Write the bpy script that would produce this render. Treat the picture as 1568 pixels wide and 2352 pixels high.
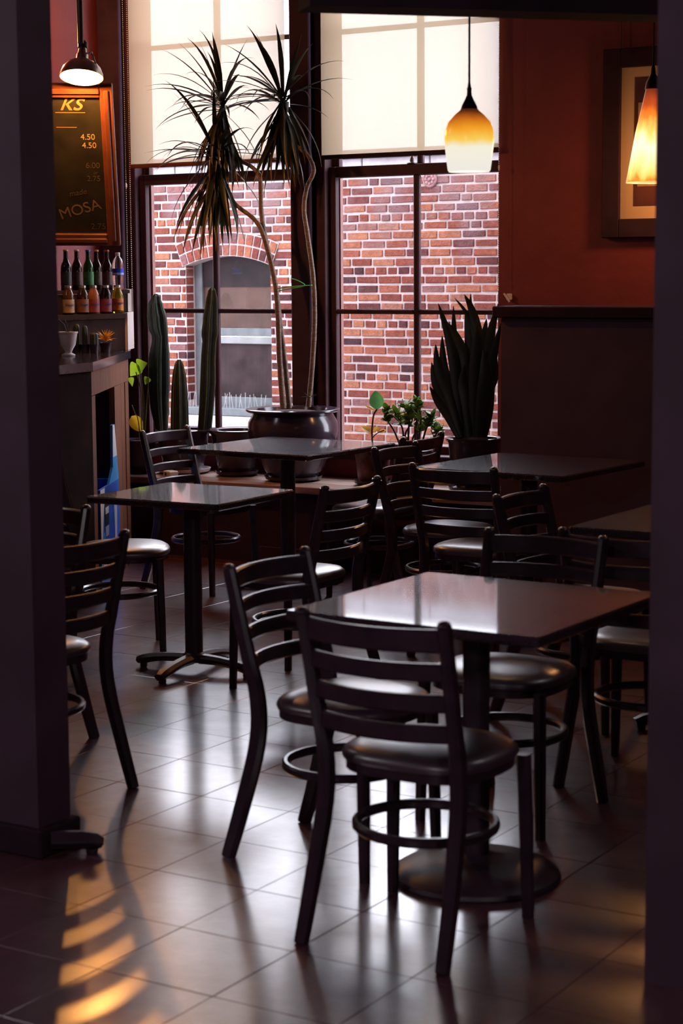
import bpy, math, random
from mathutils import Vector, Matrix
random.seed(7)
for o in list(bpy.data.objects): bpy.data.objects.remove(o)
SC = bpy.context.scene
COL = SC.collection
PI = math.pi

# ------------------------------------------------------------------ camera
# room frame: x runs along the window wall, y towards the windows, z up, metres
F_PX, EYE, YAW = 4300.0, 1.63, math.atan2(.527, .85)
PITCH, ROLL = math.atan((1176 - 635) / F_PX), .0065
def _basis():
    c, s = math.cos(PITCH), math.sin(PITCH)
    r, fw, u = Vector((1, 0, 0)), Vector((0, c, -s)), Vector((0, s, c))
    cr, sr = math.cos(ROLL), math.sin(ROLL)
    r, u = cr * r - sr * u, sr * r + cr * u
    R = Matrix.Rotation(YAW, 3, 'Z')
    return R @ r, R @ u, R @ fw
CR, CU, CF = _basis()
cam = bpy.data.cameras.new('camera')
cam.sensor_fit = 'VERTICAL'; cam.sensor_height = 36; cam.sensor_width = 24
cam.lens = F_PX / 2352 * 36
cam.clip_start = .05; cam.clip_end = 200
cam.dof.use_dof = True; cam.dof.focus_distance = 10.3; cam.dof.aperture_fstop = 5.0
cam_o = bpy.data.objects.new('camera', cam); COL.objects.link(cam_o)
M3 = Matrix((CR, CU, -CF)).transposed()
cam_o.matrix_world = Matrix.Translation((0, 0, EYE)) @ M3.to_4x4()
SC.camera = cam_o

# ------------------------------------------------------------------ world, exposure
SKY = 13.0
w = bpy.data.worlds.new('overcast_sky'); SC.world = w; w.use_nodes = True
bg = w.node_tree.nodes['Background']
bg.inputs['Color'].default_value = (.89, .87, 1.0, 1); bg.inputs['Strength'].default_value = SKY
SC.view_settings.view_transform = 'Standard'
SC.view_settings.look = 'None'
SC.view_settings.gamma = 1
SC.view_settings.exposure = 0.0
SC.view_settings.use_curve_mapping = False
SC.cycles.max_bounces = 6; SC.cycles.diffuse_bounces = 3; SC.cycles.glossy_bounces = 3
SC.cycles.transmission_bounces = 4; SC.cycles.transparent_max_bounces = 8
SC.cycles.sample_clamp_indirect = 4.0
SC.cycles.adaptive_threshold = .02
SC.cycles.caustics_reflective = False; SC.cycles.caustics_refractive = False

# ------------------------------------------------------------------ pixel helpers (photo pixel -> place in the room)
def ray(px, py): return (CF * F_PX + CR * (px - 784) + CU * (1176 - py))
EYEV = Vector((0, 0, EYE))
def at_z(px, py, z): d = ray(px, py); return EYEV + d * ((z - EYE) / d.z)
def at_y(px, py, y): d = ray(px, py); return EYEV + d * (y / d.y)
def at_x(px, py, x): d = ray(px, py); return EYEV + d * (x / d.x)

# ------------------------------------------------------------------ materials
MATS = {}
def mat(name, color, rough=.5, metal=0., spec=.5, coat=0., coat_rough=.1, noise=0., nscale=8., bump=0., bscale=60.,
        trans=0., emit=None, estr=0., rvar=0., alpha=None, stretch=None, ior=1.45):
    if name in MATS: return MATS[name]
    m = bpy.data.materials.new(name); m.use_nodes = True
    nt = m.node_tree; N = nt.nodes; L = nt.links
    b = N['Principled BSDF']
    b.inputs['Base Color'].default_value = (*color, 1)
    b.inputs['Roughness'].default_value = rough
    b.inputs['Metallic'].default_value = metal
    b.inputs['Specular IOR Level'].default_value = spec
    b.inputs['Coat Weight'].default_value = coat
    b.inputs['Coat Roughness'].default_value = coat_rough
    b.inputs['Transmission Weight'].default_value = trans
    b.inputs['IOR'].default_value = ior
    if emit: b.inputs['Emission Color'].default_value = (*emit, 1); b.inputs['Emission Strength'].default_value = estr
    if noise or bump or rvar:
        tc = N.new('ShaderNodeTexCoord'); mp = N.new('ShaderNodeMapping')
        L.new(tc.outputs['Object'], mp.inputs['Vector'])
        if stretch: mp.inputs['Scale'].default_value = stretch
    if noise or rvar:
        n = N.new('ShaderNodeTexNoise'); n.inputs['Scale'].default_value = nscale; n.inputs['Detail'].default_value = 6
        L.new(mp.outputs['Vector'], n.inputs['Vector'])
    if noise:
        r = N.new('ShaderNodeValToRGB')
        r.color_ramp.elements[0].position = .3; r.color_ramp.elements[1].position = .7
        r.color_ramp.elements[0].color = (*[max(0, c * (1 - noise)) for c in color], 1)
        r.color_ramp.elements[1].color = (*[min(1, c * (1 + noise)) for c in color], 1)
        L.new(n.outputs['Fac'], r.inputs['Fac']); L.new(r.outputs['Color'], b.inputs['Base Color'])
    if rvar:
        mr = N.new('ShaderNodeMapRange'); mr.inputs['From Min'].default_value = .3; mr.inputs['From Max'].default_value = .7
        mr.inputs['To Min'].default_value = rough - rvar; mr.inputs['To Max'].default_value = rough + rvar
        L.new(n.outputs['Fac'], mr.inputs['Value']); L.new(mr.outputs['Result'], b.inputs['Roughness'])
    if bump:
        n2 = N.new('ShaderNodeTexNoise'); n2.inputs['Scale'].default_value = bscale; n2.inputs['Detail'].default_value = 4
        L.new(mp.outputs['Vector'], n2.inputs['Vector'])
        bp = N.new('ShaderNodeBump'); bp.inputs['Strength'].default_value = bump; bp.inputs['Distance'].default_value = .01
        L.new(n2.outputs['Fac'], bp.inputs['Height']); L.new(bp.outputs['Normal'], b.inputs['Normal'])
    MATS[name] = m
    return m

BLACK = mat('black_lacquered_wood', (.048, .025, .040), .30, noise=.25, nscale=20, spec=.5, coat=.5, coat_rough=.2)
VINYL = mat('black_vinyl', (.075, .042, .064), .42, bump=.03, bscale=300, spec=.5, ior=2.0, coat=1., coat_rough=.28)
IRON = mat('black_cast_iron', (.055, .029, .046), .38, bump=.1, bscale=200)
GRANITE = mat('dark_speckled_laminate', (.034, .022, .031), .45, noise=.6, nscale=260, rvar=.05, spec=.08, coat=1., coat_rough=.05, ior=1.5)
for _n in GRANITE.node_tree.nodes:
    if _n.type == 'BSDF_PRINCIPLED': _n.inputs['Coat IOR'].default_value = 1.9
REDWALL = mat('red_plaster', (.21, .034, .038), .62, noise=.12, nscale=3, bump=.35, bscale=14)
DARKWALL = mat('dark_painted_wall', (.095, .049, .079), .6, noise=.2, nscale=4)
CEIL = mat('dark_ceiling_paint', (.095, .049, .075), .8, noise=.1)
TRIM = mat('oxblood_window_paint', (.042, .014, .020), .6, noise=.2, nscale=10, spec=.25)
TRIMEXT = mat('salmon_exterior_paint', (.17, .065, .055), .6, noise=.15)
DARKTRIM = mat('dark_brown_trim', (.045, .023, .036), .8, noise=.2, nscale=9, spec=.12)
OAK = mat('worn_oak', (.20, .072, .034), .5, noise=.45, nscale=5, stretch=(14, 14, 1), bump=.15, bscale=30)
LEDGEW = mat('pale_varnished_board', (.34, .22, .18), .35, noise=.3, nscale=4, stretch=(1, 12, 1))
STONE = mat('pale_limewashed_stone', (.27, .26, .28), .85, spec=.1, noise=.2, nscale=6, bump=.4, bscale=30)
MORTAR = mat('pale_mortar', (.31, .255, .25), .9, spec=.1, noise=.12, nscale=20, bump=.4, bscale=90)
GREYFRAME = mat('grey_painted_frame', (.085, .094, .10), .7, spec=.15, noise=.2, nscale=12)
DARKGLASS = mat('dirty_dark_glass', (.012, .007, .008), .6, spec=.12, noise=.5, nscale=5)
MESHSCR = mat('dusty_insect_screen', (.026, .017, .018), .8, spec=.1, noise=.4, nscale=7)
ASPHALT = mat('alley_concrete', (.20, .18, .18), .9, noise=.2)
CERAMIC = mat('dark_glazed_ceramic', (.045, .028, .044), .17, noise=.3, nscale=4, spec=.6)
SOIL = mat('dark_soil', (.05, .018, .016), .9, noise=.4, nscale=40)
CACTUS = mat('dark_green_cactus', (.012, .018, .011), .6, noise=.4, nscale=30)
SPINE = mat('pale_cactus_rib', (.13, .19, .10), .7, noise=.3, nscale=60)
CANE = mat('tan_dracaena_cane', (.17, .105, .075), .6, noise=.45, nscale=30, stretch=(1, 1, 4), bump=.3, bscale=80)
PLASTICW = mat('white_plastic', (.78, .76, .76), .4)
CHALKB = mat('chalkboard_slate', (.020, .018, .012), .5, noise=.4, nscale=9)
CHALK = mat('yellow_chalk', (.62, .40, .16), .9)
CHALKR = mat('orange_chalk', (.62, .22, .08), .9)
CHALK_SHADE = mat('shade_painted_chalk', (.10, .065, .045), .9)  # lamp falloff on the lower writing, put into the chalk colour
FRAMEW = mat('reddish_stained_wood', (.17, .050, .022), .3, noise=.35, nscale=6, stretch=(1, 1, 8))
METAL = mat('brushed_steel', (.42, .38, .36), .32, metal=1.)
BRASS = mat('dark_bronze', (.06, .04, .035), .4, metal=.6)
SHELFW = mat('dark_walnut_board', (.030, .014, .013), .95, spec=.15, noise=.3, nscale=8)
SHELFE = mat('painted_light_shelf_end', (.72, .62, .60), .4, noise=.05)  # window light on the shelf end, put into its pale colour
WHITEC = mat('white_glazed_vase', (.66, .60, .62), .25)
GREENTIE = mat('green_plastic_tie', (.02, .55, .22), .4)

def leaf_mat(name, color, back=.5, noise=.3, tip=None):
    if name in MATS: return MATS[name]
    m = bpy.data.materials.new(name); m.use_nodes = True
    nt = m.node_tree; N = nt.nodes; L = nt.links
    b = N['Principled BSDF']; out = N['Material Output']
    b.inputs['Roughness'].default_value = .38
    tc = N.new('ShaderNodeTexCoord'); n = N.new('ShaderNodeTexNoise'); n.inputs['Scale'].default_value = 14
    L.new(tc.outputs['Object'], n.inputs['Vector'])
    r = N.new('ShaderNodeValToRGB'); r.color_ramp.elements[0].position = .3; r.color_ramp.elements[1].position = .7
    r.color_ramp.elements[0].color = (*[c * (1 - noise) for c in color], 1)
    r.color_ramp.elements[1].color = (*[min(1, c * (1 + noise)) for c in color], 1)
    L.new(n.outputs['Fac'], r.inputs['Fac'])
    src = r.outputs['Color']
    if tip:   # dry brown tips along the leaf (object x axis)
        sp = N.new('ShaderNodeSeparateXYZ'); L.new(tc.outputs['Object'], sp.inputs[0])
        ar = N.new('ShaderNodeAttribute'); ar.attribute_name = 'along'
        mr = N.new('ShaderNodeMapRange'); mr.inputs['From Min'].default_value = .8; mr.inputs['From Max'].default_value = 1.05
        L.new(ar.outputs['Fac'], mr.inputs['Value'])
        mx = N.new('ShaderNodeMix'); mx.data_type = 'RGBA'
        L.new(mr.outputs['Result'], mx.inputs[0]); L.new(src, mx.inputs[6]); mx.inputs[7].default_value = (*tip, 1)
        src = mx.outputs[2]
    L.new(src, b.inputs['Base Color'])
    t = N.new('ShaderNodeBsdfTranslucent'); L.new(src, t.inputs['Color'])
    ms = N.new('ShaderNodeMixShader'); ms.inputs['Fac'].default_value = back
    L.new(b.outputs[0], ms.inputs[1]); L.new(t.outputs[0], ms.inputs[2]); L.new(ms.outputs[0], out.inputs['Surface'])
    MATS[name] = m; return m
DRAC = leaf_mat('dracaena_leaf', (.018, .020, .009), .22, tip=(.20, .08, .02))
SNAKE = leaf_mat('snake_plant_leaf', (.014, .020, .012), .10)
JADE = leaf_mat('jade_leaf', (.26, .40, .09), .5)
FICUS = leaf_mat('ficus_leaf', (.08, .22, .06), .45)
DRY = leaf_mat('dry_yellow_leaf', (.62, .34, .05), .5)
LIME = leaf_mat('lime_green_leaf', (.42, .62, .03), .55, noise=.12)
YELLOW = leaf_mat('yellow_wilted_leaf', (.85, .48, .03), .5, noise=.15)
LSTEM = leaf_mat('lime_stem', (.30, .34, .06), .3)
WOODSTEM = mat('dark_woody_stem', (.06, .03, .025), .7, noise=.4, nscale=50)

def glass_mat():
    m = bpy.data.materials.new('window_glass'); m.use_nodes = True
    nt = m.node_tree; N = nt.nodes; L = nt.links; N.remove(N['Principled BSDF']); out = N['Material Output']
    tr = N.new('ShaderNodeBsdfTransparent'); tr.inputs['Color'].default_value = (.94, .96, .95, 1)
    gl = N.new('ShaderNodeBsdfGlossy'); gl.inputs['Roughness'].default_value = .02
    lw = N.new('ShaderNodeLayerWeight'); lw.inputs['Blend'].default_value = .5
    pw = N.new('ShaderNodeMath'); pw.operation = 'POWER'; pw.inputs[1].default_value = 5; L.new(lw.outputs['Facing'], pw.inputs[0])
    fr = N.new('ShaderNodeMath'); fr.operation = 'MULTIPLY_ADD'; fr.inputs[1].default_value = .8; fr.inputs[2].default_value = .03; L.new(pw.outputs[0], fr.inputs[0])
    mx = N.new('ShaderNodeMixShader'); L.new(fr.outputs[0], mx.inputs[0]); L.new(tr.outputs[0], mx.inputs[1]); L.new(gl.outputs[0], mx.inputs[2])
    L.new(mx.outputs[0], out.inputs['Surface'])
    return m
GLASS = glass_mat()

def blind_mat():
    m = bpy.data.materials.new('cream_blind_fabric'); m.use_nodes = True
    nt = m.node_tree; N = nt.nodes; L = nt.links; N.remove(N['Principled BSDF']); out = N['Material Output']
    tr = N.new('ShaderNodeBsdfTransparent'); tr.inputs['Color'].default_value = (1, .98, .95, 1)
    tl = N.new('ShaderNodeBsdfTranslucent'); tl.inputs['Color'].default_value = (.235, .18, .12, 1)
    df = N.new('ShaderNodeBsdfDiffuse'); df.inputs['Color'].default_value = (.62, .36, .15, 1)
    a = N.new('ShaderNodeMixShader'); a.inputs[0].default_value = .30
    L.new(tl.outputs[0], a.inputs[1]); L.new(df.outputs[0], a.inputs[2])
    b = N.new('ShaderNodeMixShader'); b.inputs[0].default_value = .951
    L.new(tr.outputs[0], b.inputs[1]); L.new(a.outputs[0], b.inputs[2])
    L.new(b.outputs[0], out.inputs['Surface'])
    return m
BLIND = blind_mat()

def brick_mat():
    m = bpy.data.materials.new('weathered_red_brick'); m.use_nodes = True
    nt = m.node_tree; N = nt.nodes; L = nt.links; b = N['Principled BSDF']; b.inputs['Roughness'].default_value = .9; b.inputs['Specular IOR Level'].default_value = .1
    oi = N.new('ShaderNodeObjectInfo'); ge = N.new('ShaderNodeNewGeometry')
    ad = N.new('ShaderNodeMath'); ad.operation = 'ADD'; L.new(oi.outputs['Random'], ad.inputs[0]); L.new(ge.outputs['Random Per Island'], ad.inputs[1])
    fr = N.new('ShaderNodeMath'); fr.operation = 'FRACT'; L.new(ad.outputs[0], fr.inputs[0])
    r = N.new('ShaderNodeValToRGB'); e = r.color_ramp.elements; r.color_ramp.interpolation = 'LINEAR'
    cols = [(0, (.030, .013, .015)), (.10, (.060, .018, .017)), (.3, (.092, .024, .018)), (.5, (.120, .033, .021)), (.7, (.145, .047, .029)), (.86, (.175, .068, .038)), (1., (.100, .046, .046))]
    e[0].position, e[0].color = cols[0][0], (*cols[0][1], 1); e[1].position, e[1].color = 1., (*cols[-1][1], 1)
    for p, c in cols[1:-1]: k = e.new(p); k.color = (*c, 1)
    L.new(fr.outputs[0], r.inputs['Fac'])
    n = N.new('ShaderNodeTexNoise'); n.inputs['Scale'].default_value = 22; n.inputs['Detail'].default_value = 8; n.inputs['Roughness'].default_value = .7
    L.new(ge.outputs['Position'], n.inputs['Vector'])
    mr = N.new('ShaderNodeMapRange'); mr.inputs['From Min'].default_value = .3; mr.inputs['From Max'].default_value = .7
    mr.inputs['To Min'].default_value = .68; mr.inputs['To Max'].default_value = 1.42
    L.new(n.outputs['Fac'], mr.inputs['Value'])
    mu = N.new('ShaderNodeMix'); mu.data_type = 'RGBA'; mu.blend_type = 'MULTIPLY'; mu.inputs[0].default_value = 1
    L.new(r.outputs['Color'], mu.inputs[6]); L.new(mr.outputs['Result'], mu.inputs[7])
    # lime bloom: pale stains, more of them in the upper courses
    n3 = N.new('ShaderNodeTexNoise'); n3.inputs['Scale'].default_value = 3.2; n3.inputs['Detail'].default_value = 7
    L.new(ge.outputs['Position'], n3.inputs['Vector'])
    sx = N.new('ShaderNodeSeparateXYZ'); L.new(ge.outputs['Position'], sx.inputs[0])
    hz = N.new('ShaderNodeMapRange'); hz.inputs['From Min'].default_value = 1.7; hz.inputs['From Max'].default_value = 2.4
    hz.inputs['To Min'].default_value = -.12; hz.inputs['To Max'].default_value = .16; L.new(sx.outputs['Z'], hz.inputs['Value'])
    a2 = N.new('ShaderNodeMath'); L.new(n3.outputs['Fac'], a2.inputs[0]); L.new(hz.outputs[0], a2.inputs[1])
    st = N.new('ShaderNodeMapRange'); st.inputs['From Min'].default_value = .50; st.inputs['From Max'].default_value = .75
    st.inputs['To Max'].default_value = .65; L.new(a2.outputs[0], st.inputs['Value'])
    m3 = N.new('ShaderNodeMix'); m3.data_type = 'RGBA'; L.new(st.outputs[0], m3.inputs[0]); L.new(mu.outputs[2], m3.inputs[6])
    m3.inputs[7].default_value = (.135, .095, .105, 1)
    L.new(m3.outputs[2], b.inputs['Base Color'])
    n2 = N.new('ShaderNodeTexNoise'); n2.inputs['Scale'].default_value = 90; n2.inputs['Detail'].default_value = 6
    L.new(ge.outputs['Position'], n2.inputs['Vector'])
    bp = N.new('ShaderNodeBump'); bp.inputs['Strength'].default_value = .8; bp.inputs['Distance'].default_value = .012
    L.new(n2.outputs['Fac'], bp.inputs['Height']); L.new(bp.outputs[0], b.inputs['Normal'])
    return m
BRICK = brick_mat()

def floor_mat():
    m = bpy.data.materials.new('polished_red_concrete_tile'); m.use_nodes = True
    nt = m.node_tree; N = nt.nodes; L = nt.links; b = N['Principled BSDF']
    ge = N.new('ShaderNodeNewGeometry')
    n = N.new('ShaderNodeTexNoise'); n.inputs['Scale'].default_value = 5; n.inputs['Detail'].default_value = 8; n.inputs['Roughness'].default_value = .65
    L.new(ge.outputs['Position'], n.inputs['Vector'])
    r = N.new('ShaderNodeValToRGB'); r.color_ramp.elements[0].position = .3; r.color_ramp.elements[1].position = .72
    r.color_ramp.elements[0].color = (.100, .036, .050, 1); r.color_ramp.elements[1].color = (.195, .075, .095, 1)
    L.new(n.outputs['Fac'], r.inputs['Fac']); L.new(r.outputs[0], b.inputs['Base Color'])
    n2 = N.new('ShaderNodeTexNoise'); n2.inputs['Scale'].default_value = 7; n2.inputs['Detail'].default_value = 6; n2.inputs['Roughness'].default_value = .5
    L.new(ge.outputs['Position'], n2.inputs['Vector'])
    mr = N.new('ShaderNodeMapRange'); mr.inputs['From Min'].default_value = .3; mr.inputs['From Max'].default_value = .7
    mr.inputs['To Min'].default_value = .30; mr.inputs['To Max'].default_value = .42
    L.new(n2.outputs['Fac'], mr.inputs['Value']); L.new(mr.outputs[0], b.inputs['Roughness'])
    b.inputs['IOR'].default_value = 1.5
    b.inputs['Coat Weight'].default_value = 1.; b.inputs['Coat Roughness'].default_value = .18; b.inputs['Coat IOR'].default_value = 2.3
    n3 = N.new('ShaderNodeTexNoise'); n3.inputs['Scale'].default_value = 26; n3.inputs['Detail'].default_value = 6
    L.new(ge.outputs['Position'], n3.inputs['Vector'])
    bp = N.new('ShaderNodeBump'); bp.inputs['Strength'].default_value = .05; bp.inputs['Distance'].default_value = .02
    L.new(n3.outputs['Fac'], bp.inputs['Height']); L.new(bp.outputs[0], b.inputs['Normal'])
    return m
FLOOR = floor_mat()
GROUT = mat('dark_grout', (.07, .034, .038), .45)

# ------------------------------------------------------------------ mesh builder
class MB:
    def __init__(s): s.v = []; s.f = []
    def add(s, vs, fs):
        o = len(s.v); s.v += [tuple(v) for v in vs]; s.f += [tuple(i + o for i in f) for f in fs]
    def box(s, x0, x1, y0, y1, z0, z1):
        s.add([(x0, y0, z0), (x1, y0, z0), (x1, y1, z0), (x0, y1, z0), (x0, y0, z1), (x1, y0, z1), (x1, y1, z1), (x0, y1, z1)],
              [(0, 3, 2, 1), (4, 5, 6, 7), (0, 1, 5, 4), (1, 2, 6, 5), (2, 3, 7, 6), (3, 0, 4, 7)])
        return s
    def bbox(s, x0, x1, y0, y1, z0, z1, b):           # box with chamfered edges
        cx, cy, cz = (x0 + x1) / 2, (y0 + y1) / 2, (z0 + z1) / 2
        hx, hy, hz = (x1 - x0) / 2, (y1 - y0) / 2, (z1 - z0) / 2
        V = {}; vs = []
        for sx in (-1, 1):
            for sy in (-1, 1):
                for sz in (-1, 1):
                    for ax in range(3):
                        p = [sx * (hx - b), sy * (hy - b), sz * (hz - b)]; p[ax] = (sx * hx, sy * hy, sz * hz)[ax]
                        V[(sx, sy, sz, ax)] = len(vs); vs.append((cx + p[0], cy + p[1], cz + p[2]))
        fs = []
        for ax in range(3):
            o1, o2 = [(1, 2), (2, 0), (0, 1)][ax]
            for sg in (-1, 1):
                q = []
                for a, c in ((-1, -1), (1, -1), (1, 1), (-1, 1)):
                    t = [0, 0, 0]; t[ax] = sg; t[o1] = a; t[o2] = c; q.append(V[(*t, ax)])
                fs.append(tuple(q if sg > 0 else q[::-1]))
        for ax in range(3):
            o1, o2 = [(1, 2), (2, 0), (0, 1)][ax]
            for a in (-1, 1):
                for c in (-1, 1):
                    q = []
                    for e, axx in ((-1, o1), (1, o1), (1, o2), (-1, o2)):
                        t = [0, 0, 0]; t[ax] = e; t[o1] = a; t[o2] = c; q.append(V[(*t, axx)])
                    fs.append(tuple(q if a * c > 0 else q[::-1]))
        for sx in (-1, 1):
            for sy in (-1, 1):
                for sz in (-1, 1):
                    q = [V[(sx, sy, sz, k)] for k in range(3)]
                    fs.append(tuple(q if sx * sy * sz > 0 else q[::-1]))
        s.add(vs, fs); return s
    def sweep(s, path, prof, up=(0, 0, 1), scale=None, closed=False, cap=True):
        P = [Vector(p) for p in path]; n = len(P); m = len(prof); vs = []; fs = []
        up = Vector(up)
        for i, p in enumerate(P):
            a = P[(i - 1) % n] if (closed or i > 0) else P[i]; c = P[(i + 1) % n] if (closed or i < n - 1) else P[i]
            t = (c - a).normalized()
            x = t.cross(up)
            if x.length < 1e-4: x = t.cross(Vector((1, 0, 0)))
            x.normalize(); y = x.cross(t).normalized()
            k = scale[i] if scale else 1.
            for q in prof: vs.append(p + x * q[0] * k + y * q[1] * k)
        R = n if closed else n - 1
        for i in range(R):
            j = (i + 1) % n
            for k in range(m):
                l = (k + 1) % m
                fs.append((i * m + k, i * m + l, j * m + l, j * m + k))
        if cap and not closed:
            fs.append(tuple(range(m))[::-1]); fs.append(tuple((n - 1) * m + k for k in range(m)))
        s.add(vs, fs); return s
    def tube(s, path, r, n=8, up=(0, 0, 1), scale=None, closed=False):
        return s.sweep(path, [(r * math.cos(2 * PI * k / n), r * math.sin(2 * PI * k / n)) for k in range(n)], up, scale, closed)
    def bar(s, path, w, h, up=(0, 0, 1), scale=None, b=.2, closed=False):  # rounded rectangular section
        bx = min(w, h) * b
        pr = [(-w / 2 + bx, -h / 2), (w / 2 - bx, -h / 2), (w / 2, -h / 2 + bx), (w / 2, h / 2 - bx), (w / 2 - bx, h / 2), (-w / 2 + bx, h / 2), (-w / 2, h / 2 - bx), (-w / 2, -h / 2 + bx)]
        return s.sweep(path, pr, up, scale, closed)
    def lathe(s, prof, n=24, c=(0, 0, 0), closed_bottom=True, closed_top=True, warp=None):
        vs = []; fs = []; m = len(prof)
        for r, z in prof:
            for k in range(n):
                a = 2 * PI * k / n; rr = r * (warp(a, z) if warp else 1)
                vs.append((c[0] + rr * math.cos(a), c[1] + rr * math.sin(a), c[2] + z))
        for i in range(m - 1):
            for k in range(n):
                l = (k + 1) % n; fs.append((i * n + k, i * n + l, (i + 1) * n + l, (i + 1) * n + k))
        if closed_bottom: fs.append(tuple(range(n))[::-1])
        if closed_top: fs.append(tuple((m - 1) * n + k for k in range(n)))
        s.add(vs, fs); return s
    def prism(s, poly, z0, z1):
        n = len(poly)
        s.add([(x, y, z0) for x, y in poly] + [(x, y, z1) for x, y in poly],
              [tuple(range(n))[::-1], tuple(range(n, 2 * n))] + [(k, (k + 1) % n, n + (k + 1) % n, n + k) for k in range(n)])
        return s
    def sphere(s, c, r, n=8, m=6, sq=(1, 1, 1)):
        vs = [(c[0], c[1], c[2] - r * sq[2])]; fs = []
        for i in range(1, m):
            ph = -PI / 2 + PI * i / m
            for k in range(n):
                a = 2 * PI * k / n
                vs.append((c[0] + r * sq[0] * math.cos(ph) * math.cos(a), c[1] + r * sq[1] * math.cos(ph) * math.sin(a), c[2] + r * sq[2] * math.sin(ph)))
        vs.append((c[0], c[1], c[2] + r * sq[2]))
        for k in range(n): fs.append((0, 1 + (k + 1) % n, 1 + k))
        for i in range(m - 2):
            for k in range(n):
                a = 1 + i * n + k; b = 1 + i * n + (k + 1) % n; fs.append((a, b, b + n, a + n))
        t = len(vs) - 1; o = 1 + (m - 2) * n
        for k in range(n): fs.append((t, o + k, o + (k + 1) % n))
        s.add(vs, fs); return s
    def mesh(s, name, m, smooth=True, ang=35):
        me = bpy.data.meshes.new(name); me.from_pydata(s.v, [], s.f); me.update()
        if m: me.materials.append(m)
        if smooth:
            me.shade_smooth(); me.set_sharp_from_angle(angle=math.radians(ang))
        return me
    def build(s, name, m, parent=None, smooth=True, ang=35, loc=None, rot=None):
        return link(name, s.mesh(name, m, smooth, ang), parent, loc, rot)

def link(name, me, parent=None, loc=None, rot=None):
    o = bpy.data.objects.new(name, me); COL.objects.link(o)
    if parent: o.parent = parent
    if loc is not None: o.location = loc
    if rot is not None: o.rotation_euler = rot
    return o
def tag(o, label=None, cat=None, group=None, kind=None):
    if label: o['label'] = label
    if cat: o['category'] = cat
    if group: o['group'] = group
    if kind: o['kind'] = kind
    return o
def thing(name, label, cat, loc=(0, 0, 0), rz=0., group=None, kind=None):
    o = link(name, None, None, loc, (0, 0, rz)); return tag(o, label, cat, group, kind)
def copy_tree(o, parent=None):
    c = o.copy(); COL.objects.link(c); c.parent = parent
    for ch in list(o.children): copy_tree(ch, c)
    return c
def spline(pts, n=6):
    P = [Vector(p) for p in pts]; out = []
    for i in range(len(P) - 1):
        p0 = P[max(0, i - 1)]; p1 = P[i]; p2 = P[i + 1]; p3 = P[min(len(P) - 1, i + 2)]
        for k in range(n):
            t = k / n
            out.append(.5 * ((2 * p1) + (p2 - p0) * t + (2 * p0 - 5 * p1 + 4 * p2 - p3) * t * t + (3 * p1 - p0 - 3 * p2 + p3) * t ** 3))
    out.append(P[-1]); return out
def text_mesh(name, s, size, m, shear=0., depth=.0008, align='LEFT'):
    cu = bpy.data.curves.new(name, 'FONT'); cu.body = s; cu.size = size; cu.shear = shear; cu.extrude = depth; cu.align_x = align
    o = bpy.data.objects.new(name, cu); COL.objects.link(o)
    dg = bpy.context.evaluated_depsgraph_get(); me = bpy.data.meshes.new_from_object(o.evaluated_get(dg))
    bpy.data.objects.remove(o); bpy.data.curves.remove(cu)
    me.name = name; me.materials.clear(); me.materials.append(m)
    return me

# ================================================================== THE SETTING
X0, X1, Y0, Y1, CZ = -8.4, 3.0, -2.2, 9.3, 4.1
def in_frame(p, m=0):
    q = Vector(p) - EYEV; d = q.dot(CF)
    if d <= .1: return None
    px = 784 + F_PX * q.dot(CR) / d; py = 1176 - F_PX * q.dot(CU) / d
    return (px, py, d) if -m < px < 1568 + m and -m < py < 2352 + m else None

# ---- floor with its tiles
fl = MB().box(X0 - .3, X1 + .3, Y0 - .3, Y1 + .18, -.12, -.003).build('floor', GROUT, smooth=False)
tag(fl, 'polished dark red concrete tile floor with thin joints', 'floor', kind='structure')
TP = .3345
cells = []
i0 = math.floor((X0 + 2.42) / TP); j0 = math.floor((Y0 - 3.33) / TP)
for i in range(i0, i0 + 36):
    for j in range(j0, j0 + 36):
        x, y = -2.42 + i * TP, 3.33 + j * TP
        if x < X0 - TP or x > X1 or y > Y1 - .05: continue
        f = in_frame((x + TP / 2, y + TP / 2, 0), 60)
        cells.append(((f[2] if f else 99) + random.random() * .001, x, y))
cells.sort()
tile_me = MB().bbox(.0008, TP - .0008, .0008, TP - .0008, -.006, 0, .0012).mesh('tile', FLOOR, smooth=False)
for d, x, y in cells[:300]: link('tile', tile_me, fl, (x, y, random.uniform(-.0004, .0004)))
rest = MB()
for d, x, y in cells[300:]: rest.box(x + .002, x + TP - .002, y + .002, y + TP - .002, -.006, 0)
tag(rest.build('tile_field', FLOOR, fl, smooth=False), kind='stuff')

tag(MB().box(X0 - .3, X1 + .3, Y0 - .3, Y1 + .18, CZ, CZ + .15).build('ceiling', CEIL, smooth=False), 'dark painted ceiling above the dining room', 'ceiling', kind='structure')
ZS, ZT = .60, 3.86                      # window opening bottom and top
W1 = (-7.37, -6.08); W2 = (-5.955, -4.735)
ww = MB()
for a, b in ((X0 - .15, W1[0]), (W1[1], W2[0]), (W2[1], X1 + .15)): ww.box(a, b, Y1, Y1 + .17, 0, CZ)
for a, b in (W1, W2): ww.box(a, b, Y1, Y1 + .17, 0, ZS); ww.box(a, b, Y1, Y1 + .17, ZT, CZ)
tag(ww.build('wall_window', REDWALL, smooth=False), 'red plaster wall around the two tall windows', 'wall', kind='structure')
tag(MB().box(X0 - .15, X0, Y0, Y1, 0, CZ).build('wall_left', REDWALL, smooth=False), 'red wall behind the drinks counter', 'wall', kind='structure')
tag(MB().box(X1, X1 + .15, Y0, Y1, 0, CZ).build('wall_right', DARKWALL, smooth=False), 'dark wall on the right side of the room', 'wall', kind='structure')
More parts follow.
